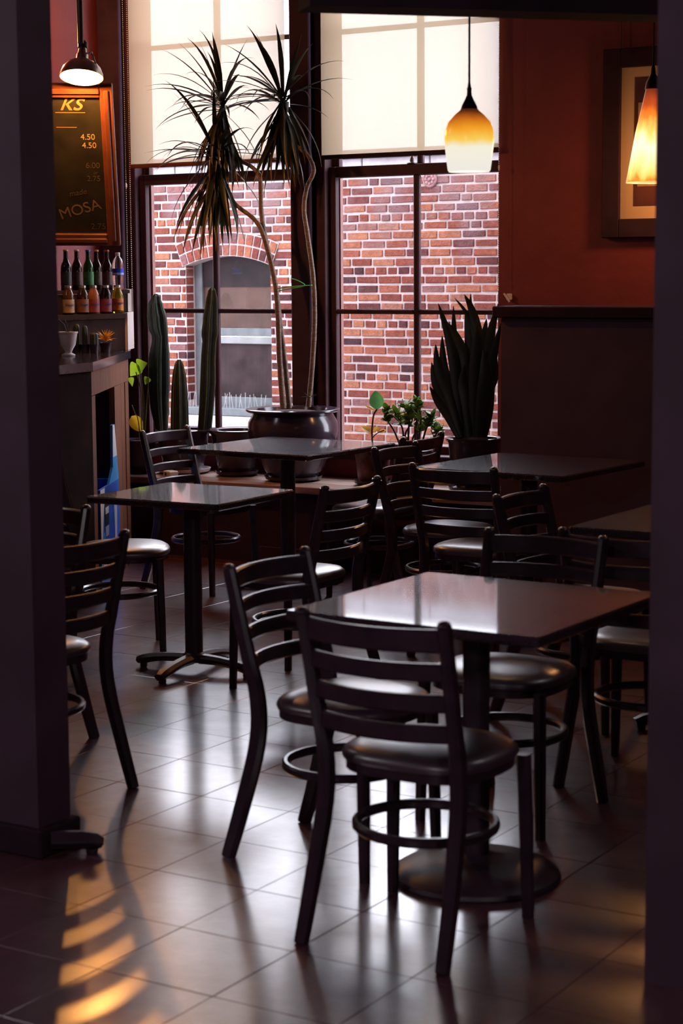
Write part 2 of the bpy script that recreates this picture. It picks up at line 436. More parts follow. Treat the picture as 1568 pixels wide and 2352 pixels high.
tag(MB().box(X0, X1, Y0 - .15, Y0, 0, CZ).build('wall_back', DARKWALL, smooth=False), 'dark wall behind the viewer', 'wall', kind='structure')

# ---- dark partition with a wide opening, seen as the black borders of the view
PL = at_z(165, 1940, 0).x
PR = at_y(1507, 300, 3.92).x
pl = MB().box(X0, PL, 3.92, 4.06, 0, CZ).build('wall_partition_left', DARKWALL, smooth=False)
tag(pl, 'black partition wall filling the left edge of the view', 'wall', kind='structure')
MB().bbox(X0, PL + .022, 3.90, 4.082, 0, .085, .006).build('baseboard', DARKTRIM, pl, smooth=False)
pr = MB().box(PR, X1, 3.92, 4.06, 0, CZ).build('wall_partition_right', DARKWALL, smooth=False)
tag(pr, 'black partition wall filling the right edge of the view', 'wall', kind='structure')
# header beam running at 45 degrees across the upper right
ha, hb = at_y(735, 0, 4.732), at_y(1509, 40, 5.484)
hd = Vector((hb.x - ha.x, hb.y - ha.y, 0)).normalized(); hn = Vector((-hd.y, hd.x, 0))
p0 = Vector((ha.x, ha.y, 0)) - hd * .03; p1 = Vector((hb.x, hb.y, 0)) + hd * 1.6
m = MB(); q = [p0, p1, p1 + hn * .16, p0 + hn * .16]
m.prism([(v.x, v.y) for v in q], 2.415, CZ)
tag(m.build('wall_header', DARKTRIM, smooth=False), 'dark overhead beam crossing the top right corner', 'wall', kind='structure')

# ---- windows
def window(name, label, op, gl, gr, mx):
    t = thing(name, label, 'window', kind='structure')
    for a, b in ((op[0], gl - .045), (gr + (.03 if gr < -5 else .004), op[1])):
        if b - a > .005: MB().bbox(a, b, 9.33, 9.47, ZS, ZT, .004).build('jamb', TRIM, t, smooth=False)
    MB().bbox(op[0], op[1], 9.25, 9.50, ZS - .03, ZS + .015, .005).build('sill', TRIM, t, smooth=False)
    MB().bbox(op[0], op[1], 9.33, 9.47, ZT - .05, ZT, .004).build('head', TRIM, t, smooth=False)
    e = .045 if gr < -5 else .022
    def sash(nm, z0, z1, zb, zt, zm, y):
        s = MB(); s.bbox(gl - .045, gl, y, y + .04, z0, z1, .003); s.bbox(gr, gr + e, y, y + .04, z0, z1, .003)
        s.bbox(gl, gr, y, y + .04, z0, zb, .003); s.bbox(gl, gr, y, y + .04, zt, z1, .003)
        so = s.build(nm, TRIM, t, smooth=False)
        MB().bbox(mx - .019, mx + .019, y + .004, y + .036, zb, zt, .006).build('muntin', TRIM, so, smooth=False)
        for a, b in ((gl, mx - .019), (mx + .019, gr)):
            MB().bbox(a, b, y + .004, y + .036, zm - .014, zm + .014, .005).build('muntin', TRIM, so, smooth=False)
            for c, d in ((zb, zm - .014), (zm + .014, zt)):
                MB().box(a, b, y + .018, y + .021, c, d).build('pane', GLASS, so, smooth=False)
    sash('lower_sash', ZS + .015, 2.262, .66, 2.201, 1.426, 9.375)
    sash('upper_sash', 2.20, ZT - .05, 2.262, ZT - .10, 3.033, 9.418)
    for a, b in ((gl - .06, gl - .02), (gr + .0, gr + .03)):
        MB().box(a, b, 9.462, 9.49, ZS, ZT).build('outer_stop', TRIMEXT, t, smooth=False)
    return t
w1 = window('window_1', 'tall left sash window half covered by a cream blind', W1, -7.23, -6.153, -6.711)
w2 = window('window_2', 'tall right sash window half covered by a cream blind', W2, -5.84, -4.762, -5.305)
# sash lifts and lock on the right window's meeting rail
c = at_y(942, 383, 9.37); lk = MB()
lk.lathe([(.03, 0), (.03, .006), (.014, .012), (.012, .03), (.006, .04), (.004, .06)], 10, (c.x, 9.39, 2.262)).build('sash_lock', BRASS, w2)
MB().bbox(-7.50, -7.33, 9.268, 9.30, 0.46, CZ, .006).build('trim_1', DARKTRIM, smooth=False)
tag(bpy.data.objects['trim_1'], 'dark upright casing left of the left window', 'trim', kind='structure')
MB().bbox(-6.093, -5.955, 9.278, 9.345, 0.46, CZ, .006).build('trim_2', DARKTRIM, smooth=False)
tag(bpy.data.objects['trim_2'], 'dark upright post between the two windows', 'trim', kind='structure')

# ---- brick building across the alley
BY = 12.6
ext = thing('wall_exterior', 'weathered red brick wall across the alley outside', 'wall', (0, 0, 0), kind='structure')
EX0, EX1 = -13.0, -2.5
AX0, AX1, AZ0, ASP, ACR = -9.318, -8.471, .64, 1.725, 1.802          # arched opening
ACX = (AX0 + AX1) / 2; AHW = (AX1 - AX0) / 2; ARISE = ACR - ASP; AR = (AHW ** 2 + ARISE ** 2) / (2 * ARISE); ACZ = ACR - AR
b = MB(); y0, y1 = BY + .008, BY + .16; TOPB = 2.41
b.box(EX0, AX0, y0, y1, -.3, TOPB); b.box(AX1, EX1, y0, y1, -.3, TOPB); b.box(AX0, AX1, y0, y1, -.3, .40)
K = 12
for k in range(K):
    xa, xb = AX0 + (AX1 - AX0) * k / K, AX0 + (AX1 - AX0) * (k + 1) / K
    za, zb = [ACZ + math.sqrt(AR ** 2 - (x - ACX) ** 2) for x in (xa, xb)]
    b.add([(xa, y0, za), (xb, y0, zb), (xb, y0, TOPB), (xa, y0, TOPB), (xa, y1, za), (xb, y1, zb), (xb, y1, TOPB), (xa, y1, TOPB)],
          [(0, 1, 2, 3), (7, 6, 5, 4), (0, 4, 5, 1)])
b.build('mortar', MORTAR, ext, smooth=False)
PITCHZ = .0683
bricks = []
for r in range(-26, 12):
    zc = 1.669 + PITCHZ * r
    if zc > 2.40: continue
    header = r % 6 == 0
    step = .100 if header else .2005
    x = EX0 + 1.3 + (.05 if header else (0 if r % 2 else .1)) + random.uniform(-.03, .03)
    while x < EX1 - 1.2:
        L = step + random.uniform(-.012, .012)
        if not header and random.random() < .05: L = .1
        xa, xb = x + .0068, x + L - .0068; xm = (xa + xb) / 2
        x += L
        # cut at the arched opening and its two rings
        if xb > AX0 and xa < AX1 and .38 < zc:
            zin = ACZ + math.sqrt(max(0, AR ** 2 - min(AHW, abs(xm - ACX)) ** 2))
            if zc < zin + .035:
                if xa < AX0 - .01: xb = AX0 - .002
                elif xb > AX1 + .01: xa = AX1 + .002
                else: continue
                if xb - xa < .025: continue
        bricks.append([xa, xb, zc + random.uniform(-.0025, .0025), random.uniform(0, .006)])
def vis(q):
    f = in_frame(((q[0] + q[1]) / 2, BY, q[2]))
    if not f: return 1e6
    px, py, d = f
    ok = (340 < px < 672 and 385 < py < 990) or (772 < px < 1158 and 375 < py < 1015)
    return (d if ok else 1e5 + d)
bricks.sort(key=vis)
def brick_geo(mb, xa, xb, zc, pr):
    h = .0268 + random.uniform(-.0015, .0015); e = .005
    j = lambda: random.uniform(-.0022, .0022)
    v = [(xa + j(), BY + .03, zc - h + j()), (xb + j(), BY + .03, zc - h + j()), (xb + j(), BY + .03, zc + h + j()), (xa + j(), BY + .03, zc + h + j()),
         (xa + e + j(), BY - pr, zc - h + e + j()), (xb - e + j(), BY - pr + j() * .7, zc - h + e + j()), (xb - e + j(), BY - pr + j() * .7, zc + h - e + j()), (xa + e + j(), BY - pr, zc + h - e + j())]
    v[0:4] = [(x, BY + .012, z) for x, y, z in v[0:4]]
    mb.add(v, [(4, 5, 6, 7), (0, 1, 5, 4), (1, 2, 6, 5), (2, 3, 7, 6), (3, 0, 4, 7)])
for xa, xb, zc, pr in bricks[:270]:
    m = MB(); c = (xa + xb) / 2; brick_geo(m, xa - c, xb - c, 0, pr); m.v = [(x, y - BY, z) for x, y, z in m.v]
    m.build('brick', BRICK, ext, smooth=False, loc=(c, BY, zc))
m = MB()
for xa, xb, zc, pr in bricks[270:]: brick_geo(m, xa, xb, zc, pr)
tag(m.build('brick_field', BRICK, ext, smooth=False), kind='stuff')
# two rings of wedge bricks over the arch, on a mortar bed
ang = math.asin((AHW + .02) / AR)
m = MB()
for k in range(14):
    a0, a1 = -ang + 2 * ang * k / 14, -ang + 2 * ang * (k + 1) / 14
    P = lambda a, r, y: (ACX + r * math.sin(a), y, ACZ + r * math.cos(a))
    r0, r1 = AR, AR + .193
    m.add([P(a0, r0, BY - .008), P(a1, r0, BY - .008), P(a1, r1, BY - .008), P(a0, r1, BY - .008), P(a0, r0, BY + .16), P(a1, r0, BY + .16), P(a0, r1, BY + .01), P(a1, r1, BY + .01)], [(0, 1, 2, 3), (1, 0, 4, 5), (3, 2, 7, 6)])
m.build('arch_mortar', MORTAR, ext, smooth=False)
for ring in range(2):
    n = 13
    for k in range(n):
        a0, a1 = -ang + 2 * ang * k / n + .0042, -ang + 2 * ang * (k + 1) / n - .0042
        r0, r1 = AR + ring * .096 + .004, AR + ring * .096 + .090
        m = MB(); am = (a0 + a1) / 2; cx, cz = ACX + (r0 + r1) / 2 * math.sin(am), ACZ + (r0 + r1) / 2 * math.cos(am)
        jy = random.uniform(.014, .019); ee = .003
        Q = lambda a, r, y: (ACX + r * math.sin(a) - cx, y, ACZ + r * math.cos(a) - cz)
        de = ee / AR
        m.add([Q(a0, r0, .0), Q(a1, r0, .0), Q(a1, r1, .0), Q(a0, r1, .0), Q(a0 + de, r0 + ee, -jy), Q(a1 - de, r0 + ee, -jy), Q(a1 - de, r1 - ee, -jy), Q(a0 + de, r1 - ee, -jy)],
              [(4, 5, 6, 7), (0, 1, 5, 4), (1, 2, 6, 5), (2, 3, 7, 6), (3, 0, 4, 7)])
        m.build('arch_brick', BRICK, ext, smooth=False, loc=(cx, BY, cz))
# brick reveal courses on the left side of the opening
for r in range(-15, 2):
    zc = 1.669 + PITCHZ * r
    if zc < .5: continue
    m = MB().bbox(-.012, .004, -.05, .05, -.028, .028, .004)
    m.build('reveal_brick', BRICK, ext, smooth=False, loc=(AX0, BY + .06, zc))
for k in range(18):           # pale stone courses above the brick
    for row, (za, zb) in enumerate(((2.415, 2.535),)):
        xa = EX0 + .6 * k + (.3 if row else 0)
        MB().bbox(xa + .004, xa + .596, BY - .01, BY + .16, za, zb, .006).build('stone', STONE, ext, smooth=False)
MB().bbox(EX0, EX1, BY - .06, BY + .2, 2.54, 2.60, .01).build('coping', STONE, ext, smooth=False)
# sash window set into the arch
aw = thing('window_3', 'grey framed arched window in the brick wall outside', 'window', kind='structure')
wy = BY + .13
MB().bbox(AX0, AX0 + .075, wy, wy + .06, .48, ACR, .004).build('jamb', GREYFRAME, aw, smooth=False)
MB().bbox(AX1 - .05, AX1, wy, wy + .06, .48, ACR, .004).build('jamb', GREYFRAME, aw, smooth=False)
MB().box(AX0, AX1, wy + .02, wy + .06, 1.55, ACR).build('blind_box', DARKGLASS, aw, smooth=False)
MB().box(AX0 + .07, AX1 - .05, wy + .03, wy + .05, 1.2, 1.56).build('upper_pane', mat('painted_brown_reflection_glass', (.050, .026, .020), .5, spec=.12, noise=.35, nscale=5), aw, smooth=False)  # brown reflection painted as the pane's base colour
MB().bbox(AX0 + .07, AX1 - .05, wy + .005, wy + .05, 1.145, 1.213, .004).build('meeting_rail', GREYFRAME, aw, smooth=False)
MB().bbox(AX0 + .07, AX1 - .05, wy - .015, wy + .05, 1.085, 1.142, .004).build('meeting_rail', mat('pale_grey_frame', (.14, .145, .15), .6, spec=.15, noise=.15), aw, smooth=False)
MB().box(AX0 + .07, AX1 - .05, wy + .02, wy + .05, .6, 1.09).build('insect_screen', MESHSCR, aw, smooth=False)
MB().bbox(AX0 + .07, AX1 - .05, wy - .01, wy + .05, .56, .645, .004).build('bottom_rail', GREYFRAME, aw, smooth=False)
MB().bbox(AX0 - .02, AX1 + .02, BY - .06, wy + .06, .50, .565, .006).build('sill', GREYFRAME, aw, smooth=False)
MB().bbox(AX0 - .06, AX1 + .06, BY - .08, wy + .06, .40, .498, .01).build('stone_sill', STONE, aw, smooth=False)
for k in range(26):
    x = AX0 + .02 + k * .031; a = random.uniform(-.25, .25)
    MB().tube([(0, 0, 0), (math.sin(a) * .1, random.uniform(-.03, .03), .1 + random.uniform(0, .03))], .0022, 5).build('bird_spike', STONE, aw, loc=(x, BY - .03, .565))
for i, (px, py, lab) in enumerate(((440, 425, 'round cast rosette on the brick behind the left window'), (985, 412, 'round cast rosette on the brick behind the right window'))):
    c = at_y(px, py, BY - .02)
    t = thing('wall_rosette', lab, 'wall ornament', (c.x, BY, c.z), group='rosettes on the brick wall')
    m = MB(); m.lathe([(.062, 0), (.062, .012), (.052, .02), (.045, .014)], 20); m.v = [(x, -z, y) for x, y, z in m.v]
    m.build('plate', mat('rusty_iron', (.19, .10, .10), .8, noise=.3, nscale=40), t)
    for k in range(8):
        a = 2 * PI * k / 8; MB().sphere((.032 * math.cos(a), -.014, .032 * math.sin(a)), .014, 8, 6, (1, .7, 1)).build('petal', MATS['rusty_iron'], t)
    MB().sphere((0, -.016, 0), .014, 8, 6).build('boss', MATS['rusty_iron'], t)
tag(MB().box(-16, 4, Y1 + .18, BY + .2, -.5, -.3).build('ground', ASPHALT, smooth=False), 'concrete floor of the alley outside', 'ground', kind='structure')

# ---- low dark wall right of the windows with a shelf cap
hx = at_y(1150, 900, 8.75).x
hw = MB().box(hx, X1, 8.75, 8.90, 0, 1.41).build('wall_half', DARKWALL, smooth=False)
tag(hw, 'black waist-high partition right of the snake plant', 'wall', kind='structure')
MB().bbox(hx - .035, X1, 8.71, 9.0, 1.412, 1.472, .006).build('cap', DARKTRIM, hw, smooth=False)

# ---- window bench (ledge) under the windows
wb = thing('window_bench', 'low wooden window bench carrying the potted plants', 'bench', (0, 0, 0))
MB().box(-8.3, hx - .005, 8.80, 9.29, .0, .42).build('body', DARKTRIM, wb, smooth=False)
for k in range(3):
    MB().bbox(-8.3, hx - .006, 8.75 + .182 * k, 8.75 + .182 * (k + 1) - .003, .421, .46, .003).build('plank', LEDGEW, wb, smooth=False)
MB().bbox(-6.0, hx - .006, 8.775, 8.798, 0, .10, .003).build('toe_board', DARKTRIM, wb, smooth=False)

# ================================================================== CHAIRS
def make_chair():
    t = thing('ladder_back_chair', 'x', 'chair', group='ladder-back cafe chairs')
    # rear posts: one curved bar each from foot to top
    for s in (-1, 1):
        path = spline([(s * .198, -.262, 0), (s * .193, -.212, .16), (s * .186, -.165, .34), (s * .186, -.163, .47), (s * .190, -.194, .60), (s * .195, -.247, .825)], 4)
        p = MB().bar(path, .034, .046, up=(0, 1, 0), b=.28, scale=[.82 + .22 * math.sin(PI * min(1, .08 + i / len(path))) for i in range(len(path))])
        p.build('rear_leg', BLACK, t)
        MB().sphere((s * .195, -.249, .828), .0185, 8, 6, (1, .95, .7)).build('post_cap', BLACK, t)
        fp = [(s * .200, .190, 0), (s * .196, .186, .20), (s * .190, .180, .43)]
        MB().bar(fp, .034, .034, up=(0, 1, 0), b=.25, scale=[.82, .95, 1.]).build('front_leg', BLACK, t)
    # four bowed slats
    for k, z in enumerate((.790, .712, .634, .556)):
        yb = -.170 - max(0, (z - .50)) * .235
        pts = []
        for i in range(13):
            u = -1 + 2 * i / 12
            pts.append((u * .190, yb - .050 * (1 - u * u), z))
        h = .056 if k == 0 else .044
        MB().bar(pts, .016, h, up=(0, 0, 1), b=.3).build('slat', BLACK, t)
    # seat frame and pad
    out = []
    for i in range(28):
        a = 2 * PI * i / 28; c, s = math.cos(a), math.sin(a)
        e = .62 if s < 0 else .80
        x = .205 * math.copysign(abs(c) ** e, c) * (1.0 + .04 * s); y = .192 * math.copysign(abs(s) ** e, s) + .042
        out.append((x, y))
    MB().prism([(x * .97, y * .97) for x, y in out], .412, .436).build('seat_frame', BLACK, t)
    m = MB(); rings = [(1.0, .437), (1.02, .446), (1.0, .458), (.93, .468), (.72, .475), (.4, .479), (.1, .480)]
    n = len(out); vs = []; fs = []
    for k, z in rings: vs += [(x * k, y * k, z) for x, y in out]
    for i in range(len(rings) - 1):
        for k in range(n): l = (k + 1) % n; fs.append((i * n + k, i * n + l, (i + 1) * n + l, (i + 1) * n + k))
    fs.append(tuple(range(n))[::-1]); fs.append(tuple((len(rings) - 1) * n + k for k in range(n)))
    m.add(vs, fs); m.build('seat_pad', VINYL, t, ang=60)
    # hoop stretcher tying the legs together
    hp = [(.178 * math.cos(2 * PI * k / 28), +.012 + .172 * math.sin(2 * PI * k / 28), .265) for k in range(28)]
    MB().bar(hp, .020, .026, b=.3, closed=True).build('hoop_stretcher', BLACK, t)
    return t
proto = make_chair()
def chair(x, y, rz, label, first=[True]):
    if first[0]: o = proto; first[0] = False
    else: o = copy_tree(proto)
    o.location = (x, y, 0); o.rotation_euler = (0, 0, math.radians(rz)); o['label'] = label
    return o
chair(-2.235, 3.985, 0, 'nearest black chair, its slatted back turned to the viewer at the front table')
chair(-2.728, 4.40, -90, 'black chair at the left side of the front table, curved rear leg on open floor')
chair(-2.50, 4.985, 180, 'black chair behind the front table facing the viewer, seat shining below the tabletop')
chair(-4.045, 6.20, 90, 'black chair right of the small middle table with a bright white shining seat')
chair(-3.955, 4.475, 82, 'black chair cut by the left black wall, long splayed leg beside it')
chair(-4.40, 4.83, 180, 'black chair almost wholly hidden by the left black wall, one leg showing')
chair(-5.128, 6.39, -50, 'black chair left of the small middle table below the blue carton')
chair(-5.775, 7.94, -90, 'black chair by the wooden counter, left of the table under the big pot')
chair(-3.74, 7.17, 0, 'black chair with its back turned at the right window table')
chair(-4.20, 7.665, -90, 'black chair at the left side of the right window table')
chair(-4.86, 8.22, 90, 'black chair under the jade plant, right of the table under the big pot')
chair(-2.84, 6.25, -90, 'black chair in deep shade left of the darkest table')
chair(-2.30, 5.60, 0, 'black chair with its back turned at the darkest table by the right wall')

# ================================================================== TABLES
def tabletop(w, d):
    m = MB(); r = .012
    def rr(k, z):
        P = []
        for cx, cy, a0 in ((1, 1, 0), (-1, 1, 90), (-1, -1, 180), (1, -1, 270)):
            for i in range(4):
                a = math.radians(a0 + 30 * i); P.append((cx * (w / 2 - r) + (r - k) * math.cos(a), cy * (d / 2 - r) + (r - k) * math.sin(a), z))
        return P
    R = [rr(.004, .722), rr(0, .726), rr(0, .744), rr(.005, .75)]; n = 16; vs = sum(R, []); fs = []
    for i in range(3):
        for k in range(n): l = (k + 1) % n; fs.append((i * n + k, i * n + l, (i + 1) * n + l, (i + 1) * n + k))
    fs.append(tuple(range(n))[::-1]); fs.append(tuple(3 * n + k for k in range(n)))
    m.add(vs, fs); return m
def table(x, y, w, d, rz, label, base='cross', brot=0., boff=(0, 0), col=.04):
    t = thing('cafe_table', label, 'table', (x, y, 0), math.radians(rz), 'square pedestal cafe tables')
    tabletop(w, d).build('tabletop', GRANITE, t, smooth=False)
    bx, by = boff
    MB().bbox(bx - .12, bx + .12, by - .12, by + .12, .706, .721, .004).build('mounting_plate', IRON, t, smooth=False)
    if base == 'cross':
        MB().lathe([(col + .01, .045), (col + .01, .075), (col, .085), (col, .70), (col + .012, .706)], 20, (bx, by, 0)).build('column', IRON, t)
        for k in range(4):
            a = brot + PI / 2 * k; L = .275
            pts = []
            for i in range(9):
                u = i / 8; pts.append((bx + math.cos(a) * (.03 + (L - .03) * u), by + math.sin(a) * (.03 + (L - .03) * u), .058 - .030 * u ** 2.2))
            f = MB().bar(pts, .052, .036, b=.35, scale=[1.1, 1.05, 1, .97, .95, .95, 1., 1.05, .8])
            f.build('foot', IRON, t)
            MB().lathe([(.014, 0), (.016, .004), (.016, .016)], 10, (bx + math.cos(a) * (L - .025), by + math.sin(a) * (L - .025), 0)).build('glide', IRON, t)
    else:
        MB().lathe([(.228, 0), (.232, .006), (.228, .016), (.205, .030), (.15, .042), (.09, .052), (.055, .062), (.04, .07)], 40, (bx, by, 0)).build('base_disc', IRON, t)
        MB().lathe([(col, .06), (col, .70), (col + .012, .706)], 20, (bx, by, 0)).build('column', IRON, t)
    return t
table(-2.335, 4.465, .755, .76, -1, 'front dark table with a round base, window mirrored in its top', 'disc', boff=(.03, -.06), col=.037)
table(-4.56, 6.185, .64, .585, 2, 'small middle table with a crossed iron base and leaf reflection', brot=math.radians(3), col=.037)
table(-5.41, 8.19, .83, .83, -2, 'speckled dark table under the big round plant pot', brot=PI / 4)
table(-3.87, 7.92, .80, .84, -3, 'dark table in front of the snake plant, window strip mirrored in it', brot=PI / 4)
table(-2.39, 6.36, .76, .76, 0, 'darkest table, lost in shade at the right wall', brot=PI / 4)
# a foot of another pedestal showing beside the left wall base
c = at_z(220, 1958, 0)
t = thing('pedestal_foot', 'rounded dark metal table foot poking out at the left wall base', 'table foot', (c.x, c.y, 0), math.radians(228))
MB().bar([(-.02, 0, .028), (.0, 0, .034), (.04, 0, .042), (.09, 0, .046), (.13, 0, .048)], .06, .05, b=.45, scale=[.6, .95, 1, 1, 1]).build('arm', IRON, t)
MB().lathe([(.016, 0), (.018, .004), (.018, .014)], 10, (.01, 0, 0)).build('glide', IRON, t)

# ================================================================== COUNTER, SHELF, DRINKS
HC = 1.216
ca, cb, cc = at_z(144, 838, HC), at_z(213, 832, HC), at_z(300, 805, HC)
ca0 = ca + (ca - cb).normalized() * 1.2
ct = thing('drinks_counter', 'oak faced drinks counter with a dark stone top', 'counter')
poly = [(ca0.x, ca0.y), (cb.x, cb.y), (cc.x, cc.y), (-7.02, 8.93), (-7.5, 8.93), (-7.5, ca0.y)]
MB().prism(poly, HC - .045, HC).build('countertop', mat('dark_counter_stone', (.030, .024, .034), .12, noise=.3, nscale=90, spec=.7), ct, smooth=False)
e1 = Vector((cb.x - ca.x, cb.y - ca.y, 0)).normalized(); e2 = Vector((cc.x - cb.x, cc.y - cb.y, 0)); L2 = e2.length; e2.normalize()
n1 = Vector((e1.y, -e1.x, 0)); n2 = Vector((e2.y, -e2.x, 0))          # outward (to the room)
ib = Vector((cb.x, cb.y, 0)) - n1 * .006 - n2 * .004
def slab(name, m, o, d, nrm, a, b, z0, z1, th, par, bev=.003):      # upright board from a to b along d, thickness th behind
    mb = MB(); P = [o + d * a, o + d * b, o + d * b - nrm * th, o + d * a - nrm * th]
    mb.prism([(p.x, p.y) for p in P], z0, z1); return mb.build(name, m, par, smooth=False)
ia = ib - e1 * 1.5
slab('front_panel', SHELFW, ia, e1, n1, 0, 1.5, 0, HC - .046, .04, ct)
L2 -= .05
slab('stile', OAK, ib, e2, n2, 0, .12, 0, 1.045, .03, ct)
slab('top_rail', OAK, ib, e2, n2, 0, L2, 1.048, HC - .046, .03, ct)
for k in range(4):
    slab('board', OAK, ib - n2 * (.0 if k in (0, 3) else .004), e2, n2, .83 + .148 * k, .83 + .148 * (k + 1) - .006, 0, 1.046, .03, ct)
slab('shelf_back', SHELFW, ib - n2 * .45, e2, n2, .05, L2 - .02, 0, HC - .046, .02, ct)
slab('shelf_floor', SHELFW, ib - n2 * .032, e2, n2, .04, .82, .04, .06, .41, ct)
slab('divider', SHELFW, ib - n2 * .032 + e2 * 0, e2, n2, .823, .84, 0, HC - .05, .41, ct)
for k in range(3):
    mb = MB(); mb.bbox(-.012, .012, -.02, .02, -.03, .03, .004)

# blue carton of paper cups standing in the open bay
c0 = ib + e2 * .135 + n2 * .012
cz = .061
BLUE = mat('printed_blue_card', (.018, .10, .55), .45, noise=.12, nscale=7)
LBLUE = mat('printed_light_blue_card', (.06, .36, .82), .45, noise=.08)
WCARD = mat('white_card', (.80, .79, .80), .5)
box = thing('cup_carton', 'blue and white carton of paper cups inside the counter bay', 'carton', (c0.x, c0.y, cz), math.atan2(e2.y, e2.x) - .035)
CWD, CH = .56, .50
m = MB(); m.box(0, CWD, 0, .012, 0, CH); m.box(0, .012, .012, .30, 0, CH); m.box(CWD - .012, CWD, .012, .30, 0, CH); m.box(.012, CWD - .012, .288, .30, 0, CH); m.box(.012, CWD - .012, .012, .288, 0, .012)
m.build('body', BLUE, box, smooth=False)
MB().prism([(0, 0), (.13, 0), (.04, .28), (0, .28)], 0, .002).build('print_white', WCARD, box, smooth=False, loc=(0.001, -.0005, CH - .002), rot=(-PI / 2, 0, 0))
MB().prism([(0, 0), (.12, 0), (.20, .30), (.0, .42)], 0, .0015).build('print_light', LBLUE, box, smooth=False, loc=(0.001, -.0002, .27), rot=(-PI / 2, 0, 0))
fl_ = MB(); fl_.add([(.26, 0, CH), (CWD, 0, CH), (CWD - .10, 0, CH + .30), (.40, 0, CH + .30), (.385, 0, CH + .08), (.26, .012, CH), (CWD, .012, CH), (CWD - .10, .012, CH + .30), (.40, .012, CH + .30), (.385, .012, CH + .08)],
        [(0, 1, 2, 3, 4), (9, 8, 7, 6, 5), (0, 5, 6, 1), (1, 6, 7, 2), (2, 7, 8, 3), (3, 8, 9, 4), (4, 9, 5, 0)])
fl_.build('torn_flap', LBLUE, box, smooth=False)
MB().prism([(.392, .13), (CWD - .046, .13), (CWD - .102, .298), (.402, .298)], 0, .001).build('flap_white', WCARD, box, smooth=False, loc=(0, 0, CH), rot=(PI / 2, 0, 0))
m = MB(); m.lathe([(.028, 0), (.048, .20), (.050, .205), (.046, .208)], 18); m.v = [(x + .43, -.002 + y * .06, z + .20) for x, y, z in m.v]
m.build('cup_picture', mat('printed_grey_cup', (.55, .52, .58), .5), box)
def on_face(name, s, size, m, x, z, par, sh=0.):
    return link(name, text_mesh(name, s, size, m, sh), par, (x, -.0015, z), (PI / 2, 0, 0))
DKINK = mat('black_ink', (.01, .01, .012), .5)
on_face('lettering', 'PAPER', .032, WCARD, .12, .15, box)
on_face('lettering', 'Conical Cups', .062, WCARD, .03, .075, box)
MB().prism([(-.07, .0), (0, .055), (.07, 0), (.05, -.10), (-.05, -.10)], 0, .0018).build('logo', DKINK, box, smooth=False, loc=(.17, -.0008, .40), rot=(PI / 2, 0, 0))
MB().prism([(-.05, .0), (.05, 0), (.045, -.035), (-.045, -.035)], 0, .0022).build('logo_band', WCARD, box, smooth=False, loc=(.17, -.001, .395), rot=(PI / 2, 0, 0))
MB().prism([(-.05, .0), (.05, 0), (.04, -.05), (-.04, -.05)], 0, .002).build('logo_tail', mat('grey_ink', (.5, .5, .55), .5), box, smooth=False, loc=(.17, -.001, .295), rot=(PI / 2, 0, 0))

# stepped shelf unit on the counter
SX = -6.77
sh = thing('bottle_shelf', 'stepped dark bottle shelf standing on the counter', 'shelf')
ye = at_x(288, 805, SX).y
z1 = 1.427; z2 = 1.56
yb = at_x(300, 700, SX - .14).y; yq = yb + .17
MB().box(SX - .015, SX, 6.9, ye - .002, HC + .001, z1 - .03).build('front_board', SHELFW, sh, smooth=False)
MB().prism([(SX + .012, 6.9), (SX + .012, ye - .01), (SX - .14, yb - .01), (SX - .14, 6.9)], z1 - .028, z1).build('lower_shelf', SHELFW, sh, smooth=False)
MB().box(SX - .158, SX - .142, 6.9, yb - .02, HC + .001, z2 - .022).build('riser', SHELFW, sh, smooth=False)
MB().prism([(SX - .135, 6.9), (SX - .135, yb - .012), (SX - .32, yq), (SX - .32, 6.9)], z2 - .02, z2).build('upper_shelf', SHELFW, sh, smooth=False)
# pale end panel cut obliquely, facing the windows
A_, B_, C_ = Vector((SX, ye, 0)), Vector((SX - .14, yb, 0)), Vector((SX - .32, yq, 0))
for P_, Q_, zt in ((A_, B_, z1 + .004), (B_, C_, z2 + .004)):
    d_ = (Q_ - P_).normalized(); n_ = Vector((d_.y, -d_.x, 0))
    MB().prism([(v.x, v.y) for v in (P_, Q_, Q_ + n_ * .016, P_ + n_ * .016)], HC + .001, zt).build('end_panel', SHELFE, sh, smooth=False)
MB().prism([(v.x, v.y) for v in (B_ + Vector((.004, -.03, 0)), B_ + Vector((.004, .012, 0)), B_ + Vector((-.016, .012, 0)), B_ + Vector((-.016, -.03, 0)))], z1 + .005, z2 + .003).build('end_post', SHELFE, sh, smooth=False)

def bottle(name, label, prof, m, y, x, z, cap, capm, lab, labm, word=None, wcol=None, group=None, wsize=.018):
    t = thing(name, label, 'bottle', (x, y, z), group=group)
    MB().lathe(prof, 20).build('glass', m, t, ang=60)
    r, zz, h = cap; MB().lathe([(r, zz), (r, zz + h), (r * .8, zz + h + .002)], 16).build('cap', capm, t)
    if lab:
        r, za, zb = lab
        MB().lathe([(r, za), (r, zb)], 24, closed_bottom=False, closed_top=False).build('label', labm, t)
        if word:
            me = text_mesh('lettering', word, wsize, wcol, .3, .0003, 'CENTER')
            a0 = math.atan2(-y, -x) + .25
            for v in me.vertices:
                a = a0 + v.co.x / r; rr = r + .0008 + v.co.z
                v.co = Vector((rr * math.cos(a), rr * math.sin(a), (za + zb) / 2 + v.co.y))
            link('lettering', me, t)
    return t
JUICE = [(.028, 0), (.0335, .004), (.0335, .095), (.031, .112), (.022, .132), (.0195, .142), (.0195, .148)]
BEER = [(.028, 0), (.0305, .004), (.0305, .125), (.027, .145), (.017, .165), (.0135, .18), (.0125, .222), (.0135, .226)]
